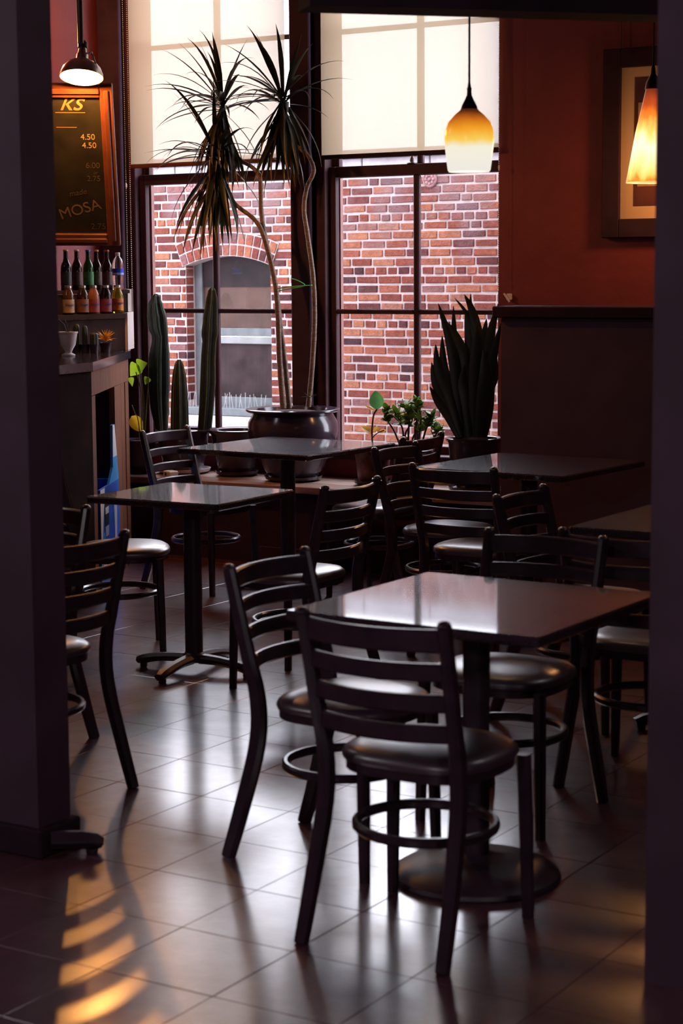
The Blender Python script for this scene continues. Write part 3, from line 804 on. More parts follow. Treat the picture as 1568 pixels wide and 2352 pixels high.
WATER = [(.03, 0), (.033, .006), (.031, .03), (.033, .06), (.033, .125), (.033, .15), (.026, .178), (.014, .192), (.0125, .20)]
def bmat(n, c, tr, ro=.08): return mat(n, c, ro, trans=tr, ior=1.38)
INK = mat('blue_ink', (.03, .05, .30), .6)
xs = SX - .05
JX = [(157, 'amber juice bottle with a cream label at the left end of the front row', (.10, .045, .02), (.34, .22, .10)),
      (190, 'dark tea bottle second in the front row of the shelf', (.04, .018, .012), (.16, .07, .03)),
      (215, 'pink grapefruit juice bottle in the middle of the front row', (.42, .16, .10), (.22, .04, .05)),
      (243, 'dark berry juice bottle beside the bright amber one', (.05, .015, .02), (.18, .03, .07))]
for px, lab, c, lc in JX:
    y = at_x(px, 700, xs).y
    bottle('juice_bottle', lab, JUICE, bmat('drink_' + str(px), c, .35), y, xs, z1 + .0005, (.0205, .148, .012), METAL, (.0342, .012, .085), mat('label_' + str(px), lc, .5, noise=.4, nscale=30), 'Snapple', INK, 'juice bottles in the front row')
y = at_x(270, 700, xs).y
bottle('juice_bottle', 'glowing yellow and orange juice bottle at the shelf end', JUICE, bmat('lemon_drink', (.95, .62, .06), .75), y, xs, z1 + .0005, (.0205, .148, .012), METAL, (.0342, .018, .085), mat('orange_label', (.80, .20, .02), .5, noise=.5, nscale=24), 'Snapple', INK, 'juice bottles in the front row', .022)
xb = SX - .215
BX = [(152, 'dark beer bottle with an orange cap, leftmost of the back row', (.014, .010, .012), (.75, .35, .05)),
      (177, 'dark beer bottle with a silver cap in the back row', (.03, .012, .012), (.6, .5, .4)),
      (203, 'green beer bottle with a blue cap in the back row', (.02, .10, .03), (.05, .20, .65)),
      (222, 'brown beer bottle with a gold cap in the back row', (.035, .018, .012), (.75, .38, .08)),
      (246, 'brown beer bottle with a red cap beside the water bottle', (.030, .014, .012), (.65, .08, .05))]
for px, lab, c, cc_ in BX:
    y = at_x(px, 640, xb).y
    bottle('beer_bottle', lab, BEER, bmat('beer_' + str(px), c, .3), y, xb, z2 + .0005, (.0145, .222, .008), mat('cap_' + str(px), cc_, .35), (.0312, .03, .105), mat('beerlabel_' + str(px), [q * 2.2 for q in c], .5, noise=.4, nscale=40), group='beer bottles in the back row')
y = at_x(271, 640, xb).y
t = bottle('water_bottle', 'clear plastic water bottle with a blue label', WATER, bmat('clear_water', (.92, .93, .97), .95, .03), y, xb, z2 + .0005, (.0145, .198, .018), PLASTICW, (.0338, .085, .125), mat('blue_label', (.015, .06, .72), .4))
MB().lathe([(.0342, 0), (.0342, .012)], 24, closed_bottom=False, closed_top=False).build('label_stripe', mat('pale_blue_ink', (.35, .5, .85), .5), t, loc=(0, 0, .088))

# small pots on the counter
def cpos(px, py): p = at_z(px, py, HC); return (p.x, p.y, HC + .0005)
t = thing('footed_vase', 'white footed vase with a little plant on the counter', 'vase', cpos(157, 818))
MB().lathe([(.036, 0), (.038, .008), (.018, .018), (.022, .03), (.040, .06), (.047, .10), (.050, .118), (.054, .122), (.054, .130), (.047, .130), (.043, .118)], 28, closed_top=True).build('bowl', WHITEC, t)
for k in range(5):
    a = k * 1.3; MB().tube([(0, 0, .11), (.02 * math.cos(a), .02 * math.sin(a), .17), (.05 * math.cos(a), .05 * math.sin(a), .20)], .003, 5, scale=[1, .8, .2]).build('shoot', CACTUS, t)
def ribbed(path_r, n=8, ribs=7, depth=.16):
    m = MB(); vs = []; fs = []; N = ribs * 4
    for (p, r) in path_r:
        for k in range(N):
            a = 2 * PI * k / N; rr = r * (1 - depth + depth * abs(math.cos(a * ribs / 2)) ** .6 * 1.0)
            vs.append((p[0] + rr * math.cos(a), p[1] + rr * math.sin(a), p[2]))
    R = len(path_r)
    for i in range(R - 1):
        for k in range(N): l = (k + 1) % N; fs.append((i * N + k, i * N + l, (i + 1) * N + l, (i + 1) * N + k))
    fs.append(tuple(range(N))[::-1]); fs.append(tuple((R - 1) * N + k for k in range(N)))
    m.add(vs, fs); return m
for px, hh, rr, lab in ((177, .15, .018, 'slim little cactus next to the white vase'), (196, .14, .016, 'thin upright little cactus in the dark on the counter'), (217, .10, .024, 'stubby clumped little cactus beside the yellow spiky plant')):
    t = thing('small_cactus', lab, 'cactus', cpos(px, 812), group='small cacti on the counter')
    MB().lathe([(.021, 0), (.026, .045), (.028, .05), (.025, .05), (.023, .044)], 16).build('pot', CERAMIC, t)
    hh -= .03
    ribbed([((0, 0, .044 + hh * u), rr * (1 if u < .8 else math.sqrt(max(.02, 1 - ((u - .8) / .2) ** 2)))) for u in (0, .2, .4, .6, .8, .88, .94, .98, 1)], ribs=6).build('stem', CACTUS, t)
t = thing('spiky_plant', 'little plant with a burst of yellow spiky leaves on the counter', 'plant', cpos(243, 810))
MB().lathe([(.026, 0), (.034, .05), (.036, .055), (.031, .055), (.029, .05)], 16).build('pot', CERAMIC, t)
lm = MB(); lm.add([(0, 0, 0), (.03, .0055, .008), (.075, 0, .004), (.03, -.0055, .008), (.03, 0, .012)], [(0, 1, 4), (1, 2, 4), (2, 3, 4), (3, 0, 4), (0, 3, 2, 1)])
lme = lm.mesh('leaf', YELLOW)
for k in range(26):
    link('leaf', lme, t, (0, 0, .06), (0, -random.uniform(0, 1.4), random.uniform(0, 6.28)))

# ---- chalkboard menu, tilted down towards the room
bl, br_ = at_y(128, 193, 7.87), at_y(258, 190, 8.033)
tl, tr_, bl2, br2 = bl, br_, at_y(140, 566, 8.19), at_y(278, 560, 8.363)
org = Vector(br2); ux = (Vector(tr_) - Vector(tl)).normalized(); up_ = (Vector(tr_) - org); H_ = up_.length; up_.normalize()
ux = (ux - up_ * ux.dot(up_)).normalized(); nz = ux.cross(up_).normalized()
if nz.dot(EYEV - org) < 0: nz = -nz
BW = .66
cbd = thing('menu_chalkboard', 'framed chalkboard drinks menu above the bottle shelf', 'chalkboard')
Mx = Matrix((ux, up_, ux.cross(up_))).transposed().to_4x4(); Mx.translation = org - ux * BW
cbd.matrix_world = Mx
MB().box(.05, BW - .05, .05, H_ - .05, .004, .012).build('slate', CHALKB, cbd, smooth=False)
def fr(name, a, b, c, d):
    m = MB(); m.bbox(a, b, c, d, .0, .03, .004)
    o = m.build(name, FRAMEW, cbd, smooth=False)
    return o
for nm, (a, b, c, d) in dict(left=(0, .07, 0, H_), right=(BW - .07, BW, 0, H_), bottom=(.071, BW - .071, 0, .07), top=(.071, BW - .071, H_ - .075, H_)).items():
    o = fr('frame_rail', a, b, c, d)
    w_, h_ = b - a, d - c
    if w_ < h_: MB().bbox(a + w_ * .3, a + w_ * .7, c + .03, d - .03, .03, .042, .005).build('bead', FRAMEW, o, smooth=False)
    else: MB().bbox(a, b, c + h_ * .3, c + h_ * .7, .03, .042, .005).build('bead', FRAMEW, o, smooth=False)
def chalk(s, size, m, x, y, sh=0., rot=0.): return link('chalk_writing', text_mesh('chalk_writing', s, size, m, sh), cbd, (x, y, .0125), (0, 0, rot))
S_ = H_ / 370.   # metres per photo pixel on the board
def bxy(px, py): return (BW - (268 - px) * S_ + .03, H_ - (py - 192) * S_)
chalk('ks', .145, CHALKR, *bxy(140, 251), .45)
x, y = bxy(132, 257); MB().box(x, x + .16, y, y + .003, .0122, .0132).build('chalk_line', CHALKR, cbd, smooth=False)
x, y = bxy(132, 290); MB().box(x, x + .11, y, y + .003, .0122, .0132).build('chalk_line', CHALKR, cbd, smooth=False)
chalk('4.50', .046, CHALK, *bxy(182, 317)); chalk('4.50', .046, CHALK, *bxy(184, 336))
chalk('6.00', .046, CHALK_SHADE, *bxy(189, 382)); chalk('or', .026, CHALK_SHADE, *bxy(205, 396)); chalk('2.75', .044, CHALK_SHADE, *bxy(190, 412))
chalk('made', .045, CHALK_SHADE, *bxy(150, 448), .2, .18); chalk('MOSA', .088, mat('half_shade_painted_chalk', (.20, .12, .06), .9), *bxy(128, 502), 0., .28); chalk('2.75', .05, CHALK_SHADE, *bxy(192, 525))  # these lines are dimmed by colour to follow the lamp's falloff

# ---- dome lamp over the chalkboard
lc = at_y(187, 178, 7.80)
lamp = thing('gooseneck_lamp', 'metal dome lamp glowing over the chalkboard', 'lamp', lc)
sp = [(.115, -.0), (.112, .02), (.10, .05), (.078, .075), (.048, .092), (.032, .10), (.030, .125), (.024, .135), (.02, .16)]
MB().lathe(sp, 32, closed_bottom=False).build('shade', METAL, lamp)
MB().lathe([(r - .003, z + .001) for r, z in sp[:6]], 32, closed_bottom=False, closed_top=True).build('shade_lining', mat('white_enamel', (.9, .85, .75), .5), lamp)
MB().lathe([(.022, .16), (.026, .165), (.026, .19), (.018, .2)], 16).build('socket', BRASS, lamp)
MB().tube([(0, 0, .175), (0, 0, CZ - lc.z)], .016, 12).build('stem', BRASS, lamp)
MB().tube([(.02, 0, .13), (.06, 0, .12), (.075, 0, .10), (.105, 0, .03)], .004, 8).build('bracket', METAL, lamp)
MB().sphere((.06, 0, .122), .008, 8, 6).build('wing_nut', METAL, lamp)
MB().sphere((0, 0, .050), .030, 16, 10).build('bulb', mat('warm_bulb', (1, .8, .5), .5, emit=(1., .50, .14), estr=14), lamp)
def light(name, loc, energy, color, r=.03, parent=None, typ='POINT', spot=None, blend=.3, target=None):
    l = bpy.data.lights.new(name, typ); l.energy = energy; l.color = color; l.shadow_soft_size = r
    if spot: l.spot_size = spot; l.spot_blend = blend
    o = bpy.data.objects.new(name, l); COL.objects.link(o); o.location = loc
    if target is not None: o.rotation_euler = (Vector(target) - Vector(loc)).to_track_quat('-Z', 'Y').to_euler()
    return o
lamp.rotation_euler = (math.radians(-14), math.radians(-7), 0)
for o in lamp.children:
    if o.name.startswith('stem'): o.rotation_euler = lamp.rotation_euler.to_matrix().inverted().to_euler()
light('gooseneck_lamp_light', (lc.x + .003, lc.y - .005, lc.z + .008), 44, (1., .40, .09), .03)
tag(MB().box(X0, -7.51, 7.6, Y1 - .001, 0, CZ).build('wall_pier', REDWALL, smooth=False), 'red plaster wall behind the chalkboard and bottles', 'wall', kind='structure')
sc = thing('added_sconce', 'added unseen warm sconce on the red pier, behind the left black wall', 'lamp', (-7.505, 8.26, 2.75), PI / 2)  # invented lamp out of view, added to brighten the red pier
MB().bbox(-.04, .04, -.02, 0, -.07, .07, .006).build('added_back_plate', BRASS, sc, smooth=False)
MB().tube([(0, -.01, 0), (0, -.20, -.02), (0, -.29, .03)], .008, 8).build('arm', BRASS, sc)
MB().lathe([(.05, 0), (.085, .14)], 24, (0, -.29, .02), closed_bottom=False, closed_top=False).build('shade', mat('added_lit_parchment_shade', (.8, .55, .35), .6, emit=(1, .5, .2), estr=1.2), sc)  # shade of the added sconce
light('added_sconce_light', (-7.215, 8.26, 2.97), 34, (1., .42, .15), .06)  # light of the added sconce, for the red pier

# ================================================================== PENDANT LAMPS
def lamp_glass(name, stops, z0, z1, strength, nscale, namp, vein=False):
    m = bpy.data.materials.new(name); m.use_nodes = True
    nt = m.node_tree; N = nt.nodes; L = nt.links; b = N['Principled BSDF']; b.inputs['Roughness'].default_value = .25
    tc = N.new('ShaderNodeTexCoord'); sx = N.new('ShaderNodeSeparateXYZ'); L.new(tc.outputs['Object'], sx.inputs[0])
    mp = N.new('ShaderNodeMapping'); mp.inputs['Scale'].default_value = (1, 1, .35) if vein else (1, 1, .8)
    n = N.new('ShaderNodeTexNoise'); n.inputs['Scale'].default_value = nscale; n.inputs['Detail'].default_value = 6
    L.new(tc.outputs['Object'], mp.inputs[0]); L.new(mp.outputs[0], n.inputs['Vector'])
    mr = N.new('ShaderNodeMapRange'); mr.inputs['From Min'].default_value = z0; mr.inputs['From Max'].default_value = z1
    L.new(sx.outputs['Z'], mr.inputs['Value'])
    nm = N.new('ShaderNodeMath'); nm.operation = 'MULTIPLY_ADD'; nm.inputs[1].default_value = namp; nm.inputs[2].default_value = -namp * .5
    L.new(n.outputs['Fac'], nm.inputs[0])
    ad = N.new('ShaderNodeMath'); L.new(mr.outputs[0], ad.inputs[0]); L.new(nm.outputs[0], ad.inputs[1])
    r = N.new('ShaderNodeValToRGB'); e = r.color_ramp.elements
    e[0].position, e[0].color = stops[0][0], (*stops[0][1], 1); e[1].position, e[1].color = stops[-1][0], (*stops[-1][1], 1)
    for p, c in stops[1:-1]: k = e.new(p); k.color = (*c, 1)
    L.new(ad.outputs[0], r.inputs['Fac'])
    L.new(r.outputs[0], b.inputs['Emission Color']); b.inputs['Emission Strength'].default_value = strength
    b.inputs['Base Color'].default_value = (.10, .05, .02, 1)
    return m
# amber tulip pendant
pc = at_y(1077, 395, 5.758)
TUL = lamp_glass('amber_fade_glass', [(0, (.86, .82, .76)), (.36, (.90, .86, .70)), (.46, (.95, .62, .10)), (.62, (.90, .36, .02)), (.78, (.55, .13, .01)), (.90, (.10, .02, .005)), (1., (.02, .006, .004))], 0, .225, 1.0, 14, .12)
t = thing('tulip_pendant', 'amber glass tulip pendant lamp hanging before the right blind', 'lamp', pc)
pp = [(.069, 0), (.073, .006), (.079, .05), (.083, .09), (.0845, .115), (.082, .14), (.072, .168), (.052, .19), (.034, .205), (.028, .212)]
MB().lathe(pp, 40, closed_bottom=False, closed_top=False).build('shade', TUL, t, ang=80)
MB().lathe([(.0665, .004), (.0665, .006)], 32).build('diffuser', mat('lit_opal_glass', (.9, .88, .82), .4, emit=(1, .93, .82), estr=.85), t)
MB().lathe([(.030, .208), (.026, .222), (.014, .245), (.0085, .258), (.0075, .275), (.009, .278), (.006, .285), (.004, .30)], 20).build('cap', BRASS, t)
MB().tube([(0, 0, .29), (0, 0, CZ - pc.z)], .0038, 8).build('cord', mat('black_cord', (.02, .012, .016), .6), t)
light('tulip_pendant_light', (pc.x, pc.y, pc.z - .02), 1.2, (1., .62, .28), .05)
# flame-coloured cone pendant
cone_top, cone_bot = at_y(1496, 205, 7.49), at_y(1496, 420, 7.49)
CHT = cone_top.z - cone_bot.z
CON = lamp_glass('mottled_flame_glass', [(0, (.75, .22, .02)), (.06, (1., .52, .10)), (.2, (1., .72, .28)), (.42, (1., .86, .55)), (.56, (1., .55, .12)), (.68, (.85, .20, .02)), (.82, (.42, .06, .01)), (1., (.14, .02, .008))], 0, CHT, 1.5, 16, .42, True)
t = thing('cone_pendant', 'flame-coloured glass cone pendant lamp before the picture', 'lamp', (cone_bot.x, cone_bot.y, cone_bot.z))
MB().lathe([(.105, 0), (.108, .004), (.106, .012), (.035 + .07 * .5, CHT * .55), (.036, CHT * .93), (.030, CHT)], 36, closed_bottom=False, closed_top=False).build('shade', CON, t, ang=80)
MB().lathe([(.1035, .0), (.107, .0), (.107, .006), (.1035, .006)], 36, closed_bottom=False, closed_top=False).build('rim', mat('lit_rim_glass', (.9, .7, .5), .4, emit=(1, .66, .32), estr=1.2), t)
MB().lathe([(.034, CHT), (.028, CHT + .03), (.012, CHT + .06), (.008, CHT + .09), (.004, CHT + .10)], 18).build('cap', BRASS, t)
MB().tube([(0, 0, CHT + .09), (0, 0, CZ - cone_bot.z)], .0038, 8).build('cord', MATS['black_cord'], t)
light('cone_pendant_light', (cone_bot.x, cone_bot.y, cone_bot.z + .12), 4, (1., .42, .13), .03)
t2 = copy_tree(t); t2.location = (-3.40, 8.98, 2.27); t2['label'] = 'added unseen cone pendant behind the right wall, lighting the picture'  # copy added out of view for the glow on picture and wall
for o in (t, t2): o['group'] = 'flame-coloured cone pendants, one of them added unseen'
light('cone_pendant_light', (-3.40, 8.98, 2.23), 20, (1., .43, .15), .07)  # light of the added second pendant, aimed at the picture's glow

# ================================================================== PICTURE ON THE RED WALL
x0 = at_y(1387, 122, 9.27).x; zb_, zt_ = 1.823, 2.80; x1 = x0 + .80
pf = thing('framed_picture', 'black framed picture with a wide cream mat on the red wall', 'picture')
fw_ = .098
for a, b, c, d in ((x0, x0 + fw_, zb_, zt_), (x1 - fw_, x1, zb_, zt_), (x0 + fw_, x1 - fw_, zb_, zb_ + fw_), (x0 + fw_, x1 - fw_, zt_ - fw_, zt_)):
    MB().bbox(a, b, 9.255, 9.292, c, d, .004).build('frame_rail', DARKTRIM, pf, smooth=False)
MB().box(x0 + fw_, x1 - fw_, 9.278, 9.286, zb_ + fw_, zt_ - fw_).build('mat_board', mat('cream_mat_board', (.72, .50, .30), .7), pf, smooth=False)
xp = at_y(1457, 300, 9.277).x; zp0, zp1 = at_y(1457, 473, 9.277).z, at_y(1457, 178, 9.277).z
MB().box(xp, x1 - fw_ - (xp - x0 - fw_), 9.275, 9.279, zp0, zp1).build('print', mat('dark_print', (.09, .03, .025), .5, noise=.6, nscale=5), pf, smooth=False)
MB().box(xp + .02, xp + .16, 9.2735, 9.2755, zp0 + .10, zp1 - .13).build('print_pale_area', mat('pale_print_patch', (.45, .30, .18), .6, noise=.3), pf, smooth=False)  # paler area within the print
for xx in (x0 + .09, x1 - .09): MB().tube([(xx, 9.285, zt_ - .01), (xx, 9.292, CZ)], .0022, 6).build('hanging_wire', BRASS, pf)

# ================================================================== ROLLER BLINDS
def beads(m, x, y, z0, z1, step=.012, r=.0034):
    n = int((z1 - z0) / step)
    for k in range(n): m.sphere((x, y, z0 + k * step), r, 5, 4)
for i, (a, b, z, lab) in enumerate(((-7.257, -6.117, 2.318, 'cream roller blind lowered behind the dracaena leaves'), (-5.868, -4.725, 2.319, 'cream roller blind lowered behind the tulip pendant'))):
    t = thing('roller_blind', lab, 'blind', group='roller blinds')
    m = MB(); nx = 14
    vs = []; fs = []
    for k in range(nx + 1):
        x = a + (b - a) * k / nx; wv = .002 * math.sin(k * 1.7)
        vs += [(x, 9.272 + wv, z), (x, 9.272 - wv * .5, 3.05), (x, 9.272, 3.90)]
    for k in range(nx):
        for j in range(2): fs.append((k * 3 + j, (k + 1) * 3 + j, (k + 1) * 3 + j + 1, k * 3 + j + 1))
    m.add(vs, fs); m.build('fabric', BLIND, t)
    MB().bar([(a - .003, 9.272, z - .008), (b + .003, 9.272, z - .008)], .014, .026, b=.35).build('bottom_bar', FRAMEW if i == 0 else DARKTRIM, t)
    MB().tube([(a - .01, 9.265, 3.93), (b + .01, 9.265, 3.93)], .03, 14).build('roller', PLASTICW, t)
    m = MB()
    if i == 0:
        beads(m, a - .012, 9.235, 1.25, 3.93); beads(m, a + .012, 9.245, 1.30, 3.93)
        tag(m.build('bead_chain', mat('pale_chain_beads', (.85, .70, .60), .4), t), kind='stuff')
        MB().lathe([(.004, 0), (.0055, .006), (.0055, .022), (.003, .028)], 8, (a - .012, 9.235, 2.18)).build('chain_joiner', PLASTICW, t)
    else:
        beads(m, b + .012, 9.25, 1.55, 3.93)
        tag(m.build('bead_chain', MATS['pale_chain_beads'], t), kind='stuff')
        MB().lathe([(.004, 0), (.0055, .006), (.0055, .022), (.003, .028)], 8, (b + .012, 9.25, 2.20)).build('chain_joiner', PLASTICW, t)
c = at_y(1161, 682, 9.25)
t = thing('cord_cleat', 'small white cord cleat on the right window frame', 'cleat', (c.x + .004, 9.27, c.z))
MB().bbox(-.012, .012, 0, .03, -.018, .018, .004).build('block', PLASTICW, t, smooth=False)
MB().bar([(-.022, -.005, .018), (-.006, -.008, 0), (.012, -.005, -.028)], .008, .012, up=(0, 1, 0)).build('hook', PLASTICW, t)

# ================================================================== PLANTS ON THE BENCH
LZ = .461
def pot(t, prof, m=CERAMIC, soil=None, n=40):
    MB().lathe(prof, n, closed_top=False).build('pot', m, t, ang=50)
    if soil: r, z = soil; MB().lathe([(r, z - .01), (r * .6, z + .004), (.01, z + .006)], 24).build('soil', SOIL, t)
def saucer(t, r, m=CERAMIC):
    MB().lathe([(r * .7, 0), (r * .95, .012), (r, .03), (r - .006, .03), (r * .9, .016), (r * .65, .012)], 32).build('saucer', m, t)

# --- big dracaena
DX, DY = -5.915, 9.015
dr = thing('potted_dracaena', 'tall dracaena with three canes in a big round glazed pot', 'potted plant', (DX, DY, LZ))
saucer(dr, .17)
pot(dr, [(.11, .014), (.145, .03), (.165, .06), (.20, .13), (.245, .22), (.262, .29), (.258, .34), (.235, .38), (.232, .392), (.262, .398), (.272, .405), (.272, .414), (.262, .418), (.21, .414), (.205, .40), (.20, .385)], soil=(.212, .398))
def dpath(pts, y=None):
    return [at_y(px, py, DY + (dy or 0)) - Vector((DX, DY, LZ)) for px, py, dy in pts]
DW = .00262        # metres per pixel at the plants
def strap(length, elev, droop, width, n=9):
    """strap leaf mesh: starts at the origin, runs along +x, bends down"""
    m = MB(); vs = []; fs = []; x = z = 0.; a = elev
    at = []
    for i in range(n + 1):
        u = i / n
        wd = width * (.55 + .9 * u if u < .35 else (1 - ((u - .35) / .65) ** 1.6)) * .5
        wd = max(wd, .0006)
        nx, nz = -math.sin(a), math.cos(a)
        vs += [(x + nx * wd * .35, -wd, z + nz * wd * .35), (x, 0, z), (x + nx * wd * .35, wd, z + nz * wd * .35)]; at += [u] * 3
        x += length / n * math.cos(a); z += length / n * math.sin(a)
        a -= droop / n * (0.3 + 1.4 * u)
    for i in range(n):
        fs += [(i * 3, i * 3 + 1, i * 3 + 4, i * 3 + 3), (i * 3 + 1, i * 3 + 2, i * 3 + 5, i * 3 + 4)]
    m.add(vs, fs); me = m.mesh('leaf', DRAC, ang=80)
    al = me.attributes.new('along', 'FLOAT', 'POINT')
    for k, u in enumerate(at): al.data[k].value = u
    return me
UPS = [strap(random.uniform(.40, .50), e, d, .030) for e, d in ((1.35, .35), (1.1, .5), (1.2, .9), (.85, .6), (.7, 1.1), (.95, 1.5))]
MID = [strap(random.uniform(.34, .46), e, d, .026) for e, d in ((.45, .9), (.3, 1.3), (.15, .5), (.0, .9), (.5, 1.9), (-.1, .6))]
DWN = [strap(random.uniform(.32, .46), e, d, .030) for e, d in ((-.75, .8), (-1.0, .55), (-1.2, .34), (-1.3, .24), (-1.38, .16), (-1.1, .45))]
def crown(c, cane, nu, nm, nd, sk, s=1.):
    for lst, n, zz in ((UPS, nu, .01), (MID, nm, 0), (DWN, nd, -.02)):
        for k in range(n):
            me = lst[k % len(lst)]
            a = 2 * PI * (k + random.uniform(-.3, .3)) / n + .7
            if math.sin(a) > (.25 if lst is not DWN else .5): a = -a + random.uniform(-.2, .2)
            z = zz - (random.uniform(0, sk) if lst is DWN else random.uniform(0, .05))
            o = link('leaf', me, cane, (c[0] + .012 * math.cos(a), c[1] + .012 * math.sin(a), c[2] + z), (random.uniform(-.25, .25), 0, a))
            sc = s * random.uniform(.85, 1.1); o.scale = (sc, sc, sc)
rad = .0135
def cane(pts, r=rad):
    p = spline(dpath(pts), 6); n = len(p)
    sc = [1.25 - .45 * i / n + .05 * math.sin(i * 2.1) for i in range(n)]
    return MB().tube(p, r, 10, up=(0, 1, 0), scale=sc).build('cane', CANE, dr, ang=70)
c1 = cane([(650, 938, -.02), (642, 830, -.02), (638, 720, -.03), (630, 640, -.03), (606, 545, -.04), (585, 505, -.04), (540, 468, -.05), (512, 420, -.05), (498, 360, -.05)])
c2 = cane([(664, 938, .03), (655, 840, .02), (645, 760, .0), (632, 655, .0), (612, 560, .0), (600, 490, .0), (597, 410, .0), (580, 385, .0), (545, 360, .0), (520, 300, .0), (511, 240, .0)], rad * .95)
c3 = cane([(708, 934, .06), (716, 850, .06), (722, 740, .07), (719, 640, .07), (706, 540, .07), (698, 480, .07), (705, 430, .07), (720, 395, .07), (712, 365, .06), (690, 342, .05), (668, 325, .04), (655, 270, .04), (650, 225, .04)], rad * .9)
cA, cB, cC = [dpath([q])[0] for q in ((511, 232, 0), (650, 222, .04), (497, 345, -.05))]
crown(cA, c2, 13, 22, 44, .16)
crown(cB, c3, 11, 20, 46, .14, 1.02)
crown(cC, c1, 3, 16, 50, .17, 1.12)
tp = [at_y(px, 655 + dy, DY - .05) - Vector((DX, DY, LZ)) for px, dy in ((636, 8), (660, 4), (690, 2), (716, 0))]
MB().tube(tp, .0035, 6).build('tie', GREENTIE, dr)
tp = [at_y(px, py, DY - .05) - Vector((DX, DY, LZ)) for px, py in ((640, 668), (672, 662), (700, 656), (685, 645), (670, 640))]
MB().tube(spline(tp, 4), .003, 6).build('tie', GREENTIE, dr)
for k in range(7):
    a = k * .9; b0 = at_y(710, 912, DY + .03) - Vector((DX, DY, LZ))
    MB().tube([b0, b0 + Vector((.05 * math.cos(a), .03 * math.sin(a), .012 * math.sin(3 * a) + .012))], .0035, 5, scale=[1, .2]).build('offshoot', DRAC, dr)

# --- three column cacti in one pot
c = at_y(420, 985, 9.06)
cp = thing('potted_cacti', 'three tall ribbed column cacti sharing a dark pot', 'potted plant', (c.x, 9.06, LZ))
saucer(cp, .165, WHITEC)
pot(cp, [(.10, .014), (.125, .05), (.145, .16), (.158, .235), (.176, .25), (.178, .262), (.170, .266), (.152, .262), (.148, .245)], soil=(.149, .25))
def cactus(profile, yoff, ribs=6):
    pr = []
    for pxl, pxr, py in profile:
        l, r = at_y(pxl, py, 9.06 + yoff), at_y(pxr, py, 9.06 + yoff)
        ce = (l + r) / 2 - Vector((c.x, 9.06, LZ)); pr.append((ce, (r - l).length / 2 * .93))
    pr.sort(key=lambda q: q[0].z)
    # densify
    out = []
    for (p, r), (q, s) in zip(pr, pr[1:]):
        for k in range(5): u = k / 5; w = u * u * (3 - 2 * u); out.append((p.lerp(q, u), r + (s - r) * w))
    out.append(pr[-1])
    o = ribbed(out, ribs=ribs, depth=.26).build('stem', CACTUS, cp, ang=70)
    for k in range(ribs):       # pale woolly line along each rib
        a = 2 * PI * k / ribs
        path = [p + Vector((r * math.cos(a), r * math.sin(a), 0)) for p, r in out[::2]]
        MB().tube(path, .0028, 4, up=(0, 1, 0)).build('rib_wool', SPINE, o)
cactus([(358, 384, 990), (346, 386, 925), (342, 388, 880), (344, 387, 820), (352, 384, 775), (343, 383, 755), (340, 380, 725), (341, 372, 700), (349, 366, 682), (355, 361, 675)], -.03)
cactus([(395, 431, 990), (395, 430, 950), (396, 428, 900), (398, 425, 865), (402, 420, 840), (407, 415, 826)], -.09, 7)
cactus([(455, 484, 990), (459, 490, 930), (461, 494, 880), (463, 494, 820), (466, 496, 785), (464, 500, 765), (468, 499, 730), (474, 499, 690), (479, 495, 668), (484, 490, 660)], .03)

# --- empty bowl planter beside the big pot
c = at_y(540, 985, 9.1)
t = thing('bowl_planter', 'wide dark bowl planter between the cacti and the big pot', 'planter', (c.x + .015, 9.09, LZ))
saucer(t, .13)
pot(t, [(.09, .014), (.11, .04), (.135, .15), (.15, .245), (.172, .262), (.176, .272), (.168, .276), (.148, .27), (.14, .25)], soil=(.142, .235))
# --- white plug box on the bench
c = at_z(478, 1078, LZ)
t = thing('plug_box', 'small white plug box with a black socket on the window bench', 'plug box', (c.x + .08, 8.80, LZ), -.5)
MB().bbox(-.045, .045, -.03, .03, 0, .04, .005).build('case', PLASTICW, t, smooth=False)
MB().bbox(-.02, .005, -.0325, -.029, .012, .03, .001).build('socket', BRASS, t, smooth=False)

# --- snake plant
c = at_y(1090, 1006, 9.03)
sn = thing('potted_snake_plant', 'tall dark snake plant in a black pot at the right window', 'potted plant', (c.x, 9.03, LZ))
saucer(sn, .15)
pot(sn, [(.10, .014), (.115, .04), (.135, .16), (.145, .265), (.158, .278), (.160, .292), (.150, .296), (.135, .29), (.13, .27)], soil=(.132, .27))
def blade(pts, wd, dy, mtl=SNAKE):
    P = [at_y(px, py, 9.03 + dy) - Vector((c.x, 9.03, LZ)) for px, py in pts]
    P = spline(P, 5); n = len(P); m = MB(); vs = []; fs = []
    vd = Vector((.5, -.83, 0))
    for i, p in enumerate(P):
        u = i / (n - 1); t_ = (P[min(i + 1, n - 1)] - P[max(i - 1, 0)]).normalized(); sd = t_.cross(vd).normalized()
        k = wd * DW * .36 * (.62 + .38 * math.sin(min(1, u / .5) * PI / 2)) * (1 - max(0, (u - .55) / .45) ** 1.7)
        k = max(k, .0008); th = .004 * (1 - u * .7)
        vs += [p - sd * k, p + vd * (.12 * k + th) , p + sd * k, p + vd * (.12 * k - th) - vd * .002]
    for i in range(n - 1):
        for a in range(4): b = (a + 1) % 4; fs.append((i * 4 + a, i * 4 + b, (i + 1) * 4 + b, (i + 1) * 4 + a))
    fs.append((3, 2, 1, 0)); o = 4 * (n - 1); fs.append((o, o + 1, o + 2, o + 3))
    m.add(vs, fs); return m.build('leaf', mtl, sn, ang=50)
B0 = 1004
